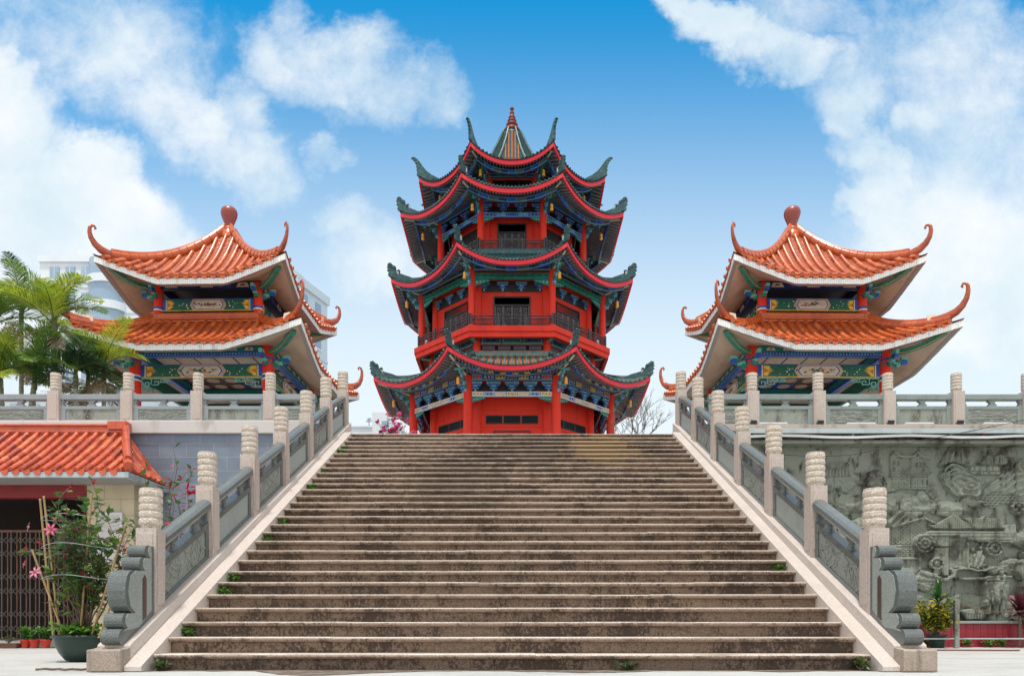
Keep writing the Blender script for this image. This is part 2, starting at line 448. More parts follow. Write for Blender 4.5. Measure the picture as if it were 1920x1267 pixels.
def sand_patch(name):
    # ochre silt washed over the upper right part of the flight, with a darker damp rim
    m = MATS[name]
    nt = m.node_tree
    N, L = nt.nodes, nt.links
    b = N['Principled BSDF']
    src = b.inputs['Base Color'].links[0].from_socket
    g = N.new('ShaderNodeNewGeometry')
    n = N.new('ShaderNodeTexNoise')
    n.inputs['Scale'].default_value = 3.2
    n.inputs['Detail'].default_value = 12
    n.inputs['Roughness'].default_value = .72
    st = N.new('ShaderNodeVectorMath')
    st.operation = 'MULTIPLY'
    L.new(g.outputs['Position'], st.inputs[0])
    st.inputs[1].default_value = (1.5, .8, 1.2)
    L.new(st.outputs[0], n.inputs['Vector'])
    for (cx, cy, rx, ry, colr, amt) in ((1.1, 14.3, 2.6, 2.3, (.08, .056, .04), .5), (1.75, 14.3, .9, 1.6, (.38, .265, .14), .6), (-.9, 12.4, 1.2, 2.2, (.09, .065, .046), .45)):
        v = N.new('ShaderNodeVectorMath')
        v.operation = 'SUBTRACT'
        L.new(g.outputs['Position'], v.inputs[0])
        v.inputs[1].default_value = (cx, cy, 0)
        v2 = N.new('ShaderNodeVectorMath')
        v2.operation = 'MULTIPLY'
        L.new(v.outputs[0], v2.inputs[0])
        v2.inputs[1].default_value = (1 / rx, 1 / ry, 0)
        ln = N.new('ShaderNodeVectorMath')
        ln.operation = 'LENGTH'
        L.new(v2.outputs[0], ln.inputs[0])
        a = N.new('ShaderNodeMath')
        a.operation = 'MULTIPLY_ADD'
        L.new(n.outputs['Fac'], a.inputs[0])
        a.inputs[1].default_value = 3.4
        L.new(ln.outputs['Value'], a.inputs[2])
        mr = N.new('ShaderNodeMapRange')
        mr.interpolation_type = 'SMOOTHSTEP'
        L.new(a.outputs[0], mr.inputs['Value'])
        mr.inputs['From Min'].default_value = 2.6
        mr.inputs['From Max'].default_value = 2.2
        mr.inputs['To Max'].default_value = amt
        mx = N.new('ShaderNodeMix')
        mx.data_type = 'RGBA'
        L.new(mr.outputs[0], mx.inputs[0])
        L.new(src, mx.inputs[6])
        mx.inputs[7].default_value = (*colr, 1)
        src = mx.outputs[2]
    L.new(src, b.inputs['Base Color'])




def lichen(name, lo, hi, colr):
    # dark crust that crumbles at its edges, streaked downward, in big irregular fields
    m = MATS[name]
    nt = m.node_tree
    N, L = nt.nodes, nt.links
    b = N['Principled BSDF']
    src = b.inputs['Base Color'].links[0].from_socket
    g = N.new('ShaderNodeNewGeometry')
    acc = None
    for (sc, st, det, w) in ((1.1, (1, 1, 1.2), 3, .95), (9, (1, 1, .22), 5, .55), (38, (1, 1, .8), 8, 1.0)):
        v = N.new('ShaderNodeVectorMath')
        v.operation = 'MULTIPLY'
        L.new(g.outputs['Position'], v.inputs[0])
        v.inputs[1].default_value = st
        n = N.new('ShaderNodeTexNoise')
        n.inputs['Scale'].default_value = sc
        n.inputs['Detail'].default_value = det
        n.inputs['Roughness'].default_value = .68
        L.new(v.outputs[0], n.inputs['Vector'])
        a = N.new('ShaderNodeMath')
        a.operation = 'MULTIPLY_ADD'
        L.new(n.outputs['Fac'], a.inputs[0])
        a.inputs[1].default_value = w
        if acc is None:
            a.inputs[2].default_value = 0
        else:
            L.new(acc, a.inputs[2])
        acc = a.outputs[0]
    mr = N.new('ShaderNodeMapRange')
    mr.interpolation_type = 'SMOOTHSTEP'
    L.new(acc, mr.inputs['Value'])
    mr.inputs['From Min'].default_value = lo
    mr.inputs['From Max'].default_value = hi
    mr.inputs['To Max'].default_value = .92
    mx = N.new('ShaderNodeMix')
    mx.data_type = 'RGBA'
    L.new(mr.outputs[0], mx.inputs[0])
    L.new(src, mx.inputs[6])
    mx.inputs[7].default_value = (*colr, 1)
    L.new(mx.outputs[2], b.inputs['Base Color'])


lichen('step_riser', 1.16, 1.36, (.052, .034, .024))
lichen('step_nosing', 1.26, 1.46, (.045, .030, .022))
lichen('step_tread', 1.46, 1.68, (.12, .088, .066))
sand_patch('step_tread')
sand_patch('step_nosing')
sand_patch('step_riser')

# ------------------------------------------------------------------ helpers
LOC = {}


class MB:
    def __init__(s):
        s.v, s.f, s.m, s.s = [], [], [], []

    def add(s, vs, fs, mi=0, sm=False):
        o = len(s.v)
        s.v.extend([tuple(p) for p in vs])
        for f in fs:
            s.f.append(tuple(o + i for i in f))
            s.m.append(mi)
            s.s.append(sm)

    def obox(s, c, ax, ay, az, mi=0):
        c, ax, ay, az = Vector(c), Vector(ax), Vector(ay), Vector(az)
        vs = [c + ax * i + ay * j + az * k for k in (-1, 1) for j in (-1, 1) for i in (-1, 1)]
        s.add(vs, [(0, 2, 3, 1), (4, 5, 7, 6), (0, 1, 5, 4), (2, 6, 7, 3), (0, 4, 6, 2), (1, 3, 7, 5)], mi)

    def box(s, x0, x1, y0, y1, z0, z1, mi=0):
        s.obox(((x0 + x1) / 2, (y0 + y1) / 2, (z0 + z1) / 2), ((x1 - x0) / 2, 0, 0), (0, (y1 - y0) / 2, 0), (0, 0, (z1 - z0) / 2), mi)

    def beam(s, p, q, w, h, mi=0, up=(0, 0, 1)):
        p, q = Vector(p), Vector(q)
        d = q - p
        u = Vector(up)
        sd = d.cross(u)
        if sd.length < 1e-6:
            sd = d.cross(Vector((1, 0, 0)))
        sd.normalize()
        uu = sd.cross(d).normalized()
        s.obox((p + q) / 2, d / 2, sd * (w / 2), uu * (h / 2), mi)

    def tube(s, pts, r, n=8, mi=0, cap=True, sm=True, flat=1.0):
        pts = [Vector(p) for p in pts]
        rs = r if isinstance(r, (list, tuple)) else [r] * len(pts)
        rings = []
        last = None
        for i, p in enumerate(pts):
            d = (pts[min(i + 1, len(pts) - 1)] - pts[max(i - 1, 0)])
            if d.length < 1e-9:
                d = Vector((0, 0, 1))
            d.normalize()
            ref = Vector((0, 0, 1)) if abs(d.z) < .97 else Vector((0, 1, 0))
            if last is None:
                a = d.cross(ref).normalized()
            else:
                a = (last - d * last.dot(d))
                a = a.normalized() if a.length > 1e-6 else d.cross(ref).normalized()
            last = a
            b = a.cross(d).normalized()
            rings.append([p + (a * math.cos(2 * PI * k / n) * flat + b * math.sin(2 * PI * k / n)) * rs[i] for k in range(n)])
        vs = [p for rg in rings for p in rg]
        fs = []
        for i in range(len(pts) - 1):
            for k in range(n):
                fs.append((i * n + k, i * n + (k + 1) % n, (i + 1) * n + (k + 1) % n, (i + 1) * n + k))
        s.add(vs, fs, mi, sm)
        if cap:
            s.add(rings[0], [tuple(range(n))], mi)
            s.add(rings[-1], [tuple(reversed(range(n)))], mi)

    def lathe(s, prof, c=(0, 0, 0), n=16, mi=0, sm=True, rmod=None):
        vs, fs = [], []
        for (r, z) in prof:
            for k in range(n):
                a = 2 * PI * k / n
                rr = r * (rmod(a, z) if rmod else 1)
                vs.append((c[0] + rr * math.cos(a), c[1] + rr * math.sin(a), c[2] + z))
        for i in range(len(prof) - 1):
            for k in range(n):
                fs.append((i * n + k, i * n + (k + 1) % n, (i + 1) * n + (k + 1) % n, (i + 1) * n + k))
        s.add(vs, fs, mi, sm)
        s.add(vs[:n], [tuple(reversed(range(n)))], mi)
        s.add(vs[-n:], [tuple(range(n))], mi)

    def extr(s, poly, vec, mi=0, smside=False):
        n = len(poly)
        poly = [Vector(p) for p in poly]
        vec = Vector(vec)
        s.add(poly, [tuple(reversed(range(n)))], mi)
        s.add([p + vec for p in poly], [tuple(range(n))], mi)
        s.add(poly + [p + vec for p in poly], [(i, (i + 1) % n, n + (i + 1) % n, n + i) for i in range(n)], mi, smside)

    def grid(s, P, mi=0, sm=True):
        nu, nv = len(P), len(P[0])
        vs = [p for row in P for p in row]
        fs = [(i * nv + j, i * nv + j + 1, (i + 1) * nv + j + 1, (i + 1) * nv + j) for i in range(nu - 1) for j in range(nv - 1)]
        s.add(vs, fs, mi, sm)

    def build(s, name, mats, parent=None, loc=None, bevel=0.0):
        """loc: verts are local to loc; otherwise verts are world coordinates and are shifted to the parent's place."""
        me = bpy.data.meshes.new(name)
        off = Vector((0, 0, 0))
        root = parent
        while root is not None and root.parent is not None:
            root = root.parent
        if root is not None and loc is None:
            off = LOC[root.name]
        me.from_pydata([tuple(Vector(p) - off) for p in s.v], [], s.f)
        if isinstance(mats, str):
            mats = [mats]
        for m in mats:
            me.materials.append(MATS[m])
        me.polygons.foreach_set('material_index', s.m)
        me.polygons.foreach_set('use_smooth', s.s)
        me.update()
        o = bpy.data.objects.new(name, me)
        COL.objects.link(o)
        if parent is not None:
            o.parent = parent
        if loc is not None:
            o.location = Vector(loc) - (LOC[root.name] if root is not None and parent is root else Vector((0, 0, 0)))
        if parent is None:
            LOC[o.name] = Vector(loc) if loc is not None else Vector((0, 0, 0))
        if bevel:
            b = o.modifiers.new('bevel', 'BEVEL')
            b.width = bevel
            b.segments = 2
            b.limit_method = 'ANGLE'
            b.angle_limit = R(40)
        return o


def tag(o, label=None, cat=None, group=None, kind=None):
    if label:
        o['label'] = label
    if cat:
        o['category'] = cat
    if group:
        o['group'] = group
    if kind:
        o['kind'] = kind
    return o


def thing(name, label, cat, loc, group=None):
    o = bpy.data.objects.new(name, None)
    COL.objects.link(o)
    o.empty_display_size = .3
    o.location = loc
    LOC[o.name] = Vector(loc)
    return tag(o, label, cat, group)


def kids(o):
    return [c for c in CH.get(o.name, ())]


CH = {}


def copy_tree(o, parent=None):
    c = o.copy()
    COL.objects.link(c)
    if parent is not None:
        c.parent = parent
    for ch in o.children:
        copy_tree(ch, c)
    return c


def at(px, py, Y):
    return Vector(((px - 960) * Y / F, Y, EYE + (HOR - py) * Y / F))


# ------------------------------------------------------------------ ground and terrace
TOP = 4.35
TY = 14.2           # front plane of the terrace walls
g = MB()
g.add([(-700, -60, 0), (700, -60, 0), (700, 1500, 0), (-700, 1500, 0)], [(0, 1, 2, 3)])
tag(g.build('ground', 'ground_concrete'), kind='structure')
rr = random.Random(2)
g = MB()
xs_ = [-3.3 + i * .04 for i in range(166)]
ya_ = [6.74 - max(0, mnoise.noise((x * .9, 3.1, 0)) + .12) * .9 - max(0, mnoise.noise((x * 4.3, 1.1, 0))) * .14 - rr.random() * .02 for x in xs_]
vs_ = [(x, y, .004) for x, y in zip(xs_, ya_)] + [(x, 6.9, .004) for x in xs_]
g.add(vs_, [(i, i + 1, 167 + i - 1 + 1, 166 + i) for i in range(165)])
tag(g.build('dirt', 'damp_dirt'), kind='stuff')
g = MB()
g.box(-45, -3.9, TY + 3.2, 70, 0.004, 4.3)
g.box(3.9, 45, TY + .35, 70, 0.004, 4.3)
g.box(-3.9, 3.9, 15.7, 70, 0.004, TOP)
g.box(-45, -3.9, TY + .25, TY + 3.2, 3.1, 4.3)
tag(g.build('terrace_floor', 'paving'), kind='structure')

# ------------------------------------------------------------------ staircase
SH, ST, SY, NS = .15, .30, 6.818, 29
SLP = .49


def zp(Y):                          # plinth top
    return .285 + SLP * (Y - SY)


stairs = thing('staircase', 'wide flight of stained brown granite steps leading up to the pagoda', 'staircase', (0, SY, 0))
random.seed(3)
for n in range(1, NS + 1):
    y0 = SY + (n - 1) * ST
    z1 = n * SH
    b = MB()
    W = 3.31
    # tread slab with a rounded nosing, full-width profile in Y-Z
    prof = [(y0 + ST + .06, z1 - .045), (y0 + .024, z1 - .045), (y0 + .007, z1 - .038), (y0, z1 - .022), (y0 + .006, z1 - .008), (y0 + .02, z1), (y0 + ST + .06, z1)]
    if n == NS:
        prof = [(p[0] if p[0] < y0 + ST else 15.75, p[1]) for p in prof]
    cuts = [-W, -W + random.uniform(1.0, 1.9), random.uniform(-.6, .9), W - random.uniform(1, 1.9), W]
    for i in range(4):
        xa, xb = cuts[i] + (.0015 if i else 0), cuts[i + 1] - (.0015 if i < 3 else 0)
        dz = random.uniform(-.004, .003)
        b.extr([(xa, p[0], p[1] + dz) for p in prof], (xb - xa, 0, 0), 0)
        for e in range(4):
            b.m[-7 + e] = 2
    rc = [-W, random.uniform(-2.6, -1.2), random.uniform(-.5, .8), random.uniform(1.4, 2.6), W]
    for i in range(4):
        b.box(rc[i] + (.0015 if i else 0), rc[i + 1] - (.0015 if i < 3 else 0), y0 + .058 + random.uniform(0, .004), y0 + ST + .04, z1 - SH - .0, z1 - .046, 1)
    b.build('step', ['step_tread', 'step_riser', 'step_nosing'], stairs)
for sx in (-1, 1):
    b = MB()
    # low sloping cover slab beside the steps, cut into lengths
    ya = 6.6
    while ya < 15.25:
        yb = min(ya + 1.12, 15.3)
        za, zb = .16 + .5 * (ya - SY), .16 + .5 * (yb - SY)
        x0, x1 = sorted((sx * 3.312, sx * 3.468))
        e = .0015
        b.extr([(x0, ya + e, 0.005), (x0, yb - e, 0.005), (x0, yb - e, zb), (x0, ya + e, za)], (x1 - x0, 0, 0))
        ya = yb
    b.build('side_slab', 'pale_granite', stairs, bevel=.006)
    b = MB()
    x0, x1 = sorted((sx * 3.47, sx * 3.77))
    ya = 6.72
    b.extr([(x0, 6.55, 0.005), (x0, ya, .005), (x0, ya, zp(ya) - .02), (x0, 6.66, .205), (x0, 6.55, .2)], (x1 - x0, 0, 0), 1)
    while ya < 15.9:
        yb = min(ya + 1.43, 15.97)
        e = .002
        b.extr([(x0, ya + e, 0.005), (x0, yb - e, 0.005), (x0, yb - e, zp(yb)), (x0, ya + e, zp(ya))], (x1 - x0, 0, 0))
        ya = yb
    b.build('plinth', ['pale_granite', 'stained_granite'], stairs, bevel=.012)
b = MB()
b.box(-3.3, 3.3, 9.0, 15.7, .005, .9)
for k in range(8):
    yy = 7.5 + k
    b.box(-3.305, 3.305, yy, 15.7, .006, .15 * int((yy - SY) / ST))
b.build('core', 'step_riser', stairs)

# ------------------------------------------------------------------ balustrades


def post_shaft(w, d, h, slope=0.0):
    b = MB()
    hw, hd = w / 2, d / 2
    zf, zb = -hd * slope - .03, hd * slope
    vs = [(-hw, -hd, zf), (hw, -hd, zf), (hw, hd, zf), (-hw, hd, zf), (-hw, -hd, h), (hw, -hd, h), (hw, hd, h), (-hw, hd, h)]
    b.add(vs, [(0, 3, 2, 1), (4, 5, 6, 7), (0, 1, 5, 4), (2, 3, 7, 6), (0, 4, 7, 3), (1, 2, 6, 5)])
    # raised panel on the four faces
    for (sx, sy) in ((1, 0), (-1, 0), (0, -1), (0, 1)):
        if sx:
            b.box(min(sx * hw, sx * (hw + .008)), max(sx * hw, sx * (hw + .008)), -hd + .03, hd - .03, .05, h - .05)
        else:
            b.box(-hw + .03, hw - .03, min(sy * hd, sy * (hd + .008)), max(sy * hd, sy * (hd + .008)), .05, h - .05)
    return b


def post_cap(r, h0, h):
    b = MB()
    prof = [(r * .8, h0), (r * .86, h0 + .02), (r * .86, h0 + .035)]
    n = 5
    bh = (h - .05) / n
    for k in range(n):
        z = h0 + .035 + k * bh
        prof += [(r * .90, z + .001), (r * .90, z + bh * .07), (r * .98, z + bh * .13), (r * 1.0, z + bh * .3), (r * 1.0, z + bh * .5), (r * 1.0, z + bh * .7), (r * .98, z + bh * .88), (r * .90, z + bh * .93)]
    z = h0 + .035 + n * bh
    prof += [(r * .97, z + .004), (r * .93, z + .012), (r * .6, z + .015)]

    def rmod(a, zz):
        k = int((zz - h0 - .035) / bh)
        f = ((zz - h0 - .035) / bh) % 1
        if f < .1 or f > .9:
            return 1
        if k % 2:
            return 1 + .022 * math.sin(a * 15 + zz * 170)
        return 1 + .020 * math.sin(a * 17 - zz * 150)
    b.lathe(prof, n=64, rmod=rmod)
    return b


POSTY = [7.40 + 1.405 * i for i in range(7)]
POSTZ = [1.78, 2.464, 3.154, 3.827, 4.52, 5.22, 5.815]
PX = 3.62
BAL = {}
for sx in (-1, 1):
    word = 'left' if sx < 0 else 'right'
    T = thing('stair_balustrade', 'sloping stone balustrade with carved round post heads along the %s edge of the stairs' % word, 'balustrade', (sx * PX, 6.6, .2), 'balustrades climbing the stairs')
    for i, (Y, Z) in enumerate(zip(POSTY, POSTZ)):
        base = zp(Y)
        h = Z - base - .405
        p = post_shaft(.2, .21, h, SLP).build('post', 'pink_granite', T, (sx * PX, Y, base), bevel=.008)
        cp = post_cap(.109, h, .405).build('cap', 'carved_granite', p, (0, 0, 0))
        cp.rotation_euler.z = i * 1.1 + sx
        p.rotation_euler = (R(random.uniform(-.4, .4)), R(random.uniform(-.5, .5)), R(random.uniform(-1.2, 1.2)))
    for i in range(6):
        ya, yb = POSTY[i] + .105, POSTY[i + 1] - .105
        dz0 = (POSTZ[i] - 1.29) - zp(POSTY[i])
        dz1 = (POSTZ[i + 1] - 1.29) - zp(POSTY[i + 1])

        def zl(Y, i=i, dz0=dz0, dz1=dz1):
            t = (Y - POSTY[i]) / 1.405
            return zp(Y) + (dz0 * (1 - t) + dz1 * t) * .6
        # handrail: rounded octagonal section
        sec = [(-.075, .0), (-.085, .03), (-.08, .075), (-.05, .105), (0, .115), (.05, .105), (.08, .075), (.085, .03), (.075, 0)]
        b = MB()
        P = [[(sx * PX + c[0], y, zl(y) + .625 + c[1]) for c in sec + [sec[0]]] for y in (ya, yb)]
        b.grid(P, 0, False)
        b.add(P[0][:-1], [tuple(range(9))])
        b.add(P[1][:-1], [tuple(range(9))])
        b.build('handrail', 'grey_granite', T)
        # panel slab: frame with a recess holding the carving
        t = .055
        b = MB()
        fr = [(.03, .10), (.40, .475)]
        X0 = sx * PX - t
        b.extr([(X0, ya, zl(ya) + .40), (X0, yb, zl(yb) + .40), (X0, yb, zl(yb) + .475), (X0, ya, zl(ya) + .475)], (2 * t, 0, 0))
        yc = ya + .10
        yd = yb - .10
        b.extr([(X0, ya, zl(ya) + .02), (X0, ya + .12, zl(ya + .12) + .02), (X0, yc + .06, zl(yc + .06) + .06), (X0, yd - .06, zl(yd - .06) + .06), (X0, yb - .12, zl(yb - .12) + .02), (X0, yb, zl(yb) + .02), (X0, yb, zl(yb) + .10), (X0, ya, zl(ya) + .10)], (2 * t, 0, 0))
        for (p, q) in ((ya, ya + .09), (yb - .09, yb)):
            b.extr([(X0, p, zl(p) + .101), (X0, q, zl(q) + .101), (X0, q, zl(q) + .399), (X0, p, zl(p) + .399)], (2 * t, 0, 0))
        pn = b.build('panel', 'grey_granite', T, bevel=.006)
        b = MB()
        X1 = sx * PX - t + .014
        w = 2 * (t - .014)
        b.extr([(X1, ya + .088, zl(ya + .088) + .1), (X1, yb - .088, zl(yb - .088) + .1), (X1, yb - .088, zl(yb - .088) + .4), (X1, ya + .088, zl(ya + .088) + .4)], (w, 0, 0))
        if i % 2 == 0:              # carved scene: small raised slabs
            rr = random.Random(i * 5 + sx)
            for k in range(46):
                y = rr.uniform(ya + .13, yb - .13)
                z = zl(y) + rr.uniform(.13, .37)
                for s2 in (-1, 1):
                    xx = sx * PX + s2 * (t - .014)
                    a = rr.uniform(-.5, 1.2)
                    L_ = rr.uniform(.02, .09)
                    b.obox((xx, y, z), (.003 + .00018 * k, 0, 0), (0, L_ * math.cos(a), L_ * math.sin(a)), (0, -.012 * math.sin(a), .012 * math.cos(a)))
        b.build('carving', 'carved_panel' if i % 2 == 0 else 'flat_grey_granite', pn)
        for yy in (ya + .36, yb - .30):
            b = MB()
            pr = [(.055, .474), (.05, .49), (.035, .51), (.03, .53), (.045, .55), (.06, .575), (.05, .6), (.06, .626)]
            b.lathe([(r_, zz) for r_, zz in pr], (0, 0, 0), 10)
            b.v = [(sx * PX + x, yy + y, zl(yy) + z + y * SLP) for (x, y, z) in b.v]
            b.build('strut', 'grey_granite', T)
        for (y_, y2, dz) in ((ya, ya + .06, .64), (yb - .06, yb, .60)):
            b = MB()
            b.box(sx * PX - .04, sx * PX + .04, y_, y2, zl(y_) + .46, zl(y_) + dz)
            b.build('end_block', 'grey_granite', T)
    # scalloped drum stone in front of the lowest post
    lobes = [(7.11, 1.19, 1.07), (7.01, 1.07, .935), (6.755, .935, .53), (6.70, .53, .386), (6.645, .386, .235)]
    pts = [(7.294, 1.19)]
    for (yf, zt, zb) in lobes:
        r_ = (zt - zb) / 2
        dep = min(r_ * .95, .13)
        cy = yf + dep
        for k in range(9):
            a = PI / 2 + PI * k / 8
            pts.append((cy + dep * math.cos(a), (zt + zb) / 2 + r_ * math.sin(a) * .985))
    pts.append((6.86, .24))
    pts.append((7.294, zp(7.294) - .01))
    b = MB()
    hw = .085
    b.extr([(sx * PX - hw, y, z) for (y, z) in pts], (2 * hw, 0, 0))
    d = b.build('drum_stone', 'grey_granite', T, bevel=.012)
    b = MB()
    ins = [(7.24, 1.12)] + [(y + .05 + .012 * (z > .9), z) for (y, z) in pts[1:-2] if z > .34][::2] + [(7.0, .40), (7.24, .57)]
    for s2 in (-1, 1):
        xx = sx * PX + s2 * hw
        b.extr([(xx, y, z) for (y, z) in ins], (s2 * .006, 0, 0), 0)
        st = [(7.06, .86), (7.10, .90), (7.135, .87), (7.135, .50), (7.06, .46)]
        b.extr([(xx + s2 * .006, y, z) for (y, z) in st], (s2 * .003, 0, 0), 1)
    b.build('face_panel', ['flat_grey_granite', 'dark_streak'], d)

# terrace balustrades
for sx, xs, rail in ((-1, [-10.2, -8.84, -7.43, -6.08, -4.68], 'blue_grey_rail'), (1, [4.65, 5.93, 7.28, 8.61, 9.98], 'green_grey_rail')):
    lab = 'level stone balustrade along the terrace edge below the palms' if sx < 0 else 'level stone balustrade along the terrace edge above the carved relief wall'
    T = thing('terrace_balustrade', lab, 'balustrade', (sx * 7, TY, TOP), 'balustrades along the terrace edges')
    zb = 4.33 if sx < 0 else 4.25
    yc = TY + .13
    for k, x in enumerate(xs):
        h = 4.92 - zb
        if k == 0:
            p0 = p = post_shaft(.225, .21, h).build('post', 'pink_granite', T, (x, yc, zb), bevel=.008)
            post_cap(.098, h, .36).build('cap', 'carved_granite', p, (0, 0, 0))
        else:
            p = copy_tree(p0, T)
            p.location = (x - sx * 7, yc - TY, zb - TOP)
    ends = sorted(xs + [sx * 3.80])
    for k in range(len(ends) - 1):
        a, c = ends[k] + .112, ends[k + 1] - .112
        if k == 0 and sx > 0:
            a = ends[k]
        if k == len(ends) - 2 and sx < 0:
            c = ends[k + 1]
        b = MB()
        b.box(a, c, yc - .07, yc + .07, 4.757, 4.865)
        b.build('handrail', rail, T, bevel=.012)
        b = MB()
        b.box(a, c, yc - .05, yc + .05, 4.575, 4.64)
        b.box(a, c, yc - .05, yc + .05, zb, zb + .045)
        b.box(a, a + .1, yc - .05, yc + .05, zb + .045, 4.575)
        b.box(c - .1, c, yc - .05, yc + .05, zb + .045, 4.575)
        pn = b.build('panel', rail, T, bevel=.006)
        b = MB()
        b.box(a + .098, c - .098, yc - .034, yc + .034, zb + .04, 4.58)
        carved = (k % 2 == 0)
        if carved:
            rr = random.Random(k + 11 * sx)
            for q in range(60):
                x = rr.uniform(a + .14, c - .14)
                z = rr.uniform(zb + .07, 4.55)
                L_ = rr.uniform(.02, .11)
                b.obox((x, yc - .034, z), (L_, 0, rr.uniform(-.01, .01)), (0, .003 + .00015 * q, 0), (0, 0, rr.uniform(.005, .014)))
        b.build('carving', 'carved_panel' if carved else 'weathered_panel', pn)
        m = (a + c) / 2
        for xx in ((a + .03, m, c - .03) if c - a > .9 else (a + .03, c - .03)):
            b = MB()
            w = .07 if xx == m else .03
            poly = [(-w, 4.641), (-w - .012, 4.665), (-w * .6, 4.69), (-w * .6, 4.715), (-w - .014, 4.735), (-w, 4.756), (w, 4.756), (w + .014, 4.735), (w * .6, 4.715), (w * .6, 4.69), (w + .012, 4.665), (w, 4.641)]
            b.extr([(xx + p[0], yc - .04, p[1]) for p in poly], (0, .08, 0))
            b.build('strut', rail, T)

# ------------------------------------------------------------------ left terrace wall (blue stone) and coping
T = thing('terrace_wall', 'blue-grey stone block wall with a pale coping beneath the terrace behind the red-roofed gatehouse', 'wall', (-6, TY, 0))
b = MB()
b.box(-7.7, -3.75, TY + .02, TY + .3, 0, 4.08)
b.box(-14, -7.7, TY + .02, TY + .3, 3.1, 4.08)
b.box(-3.9, -3.75, TY + .3, 15.9, 0, 4.3)
b.build('wall', 'blue_stone', T)
b = MB()
b.box(-14, -3.78, TY - .05, TY + .33, 4.081, 4.329)
b.build('coping', 'white_concrete', T, bevel=.015)

# ------------------------------------------------------------------ right relief wall


def ss(x, a, b_):
    t = np.clip((x - a) / (b_ - a), 0, 1)
    return t * t * (3 - 2 * t)


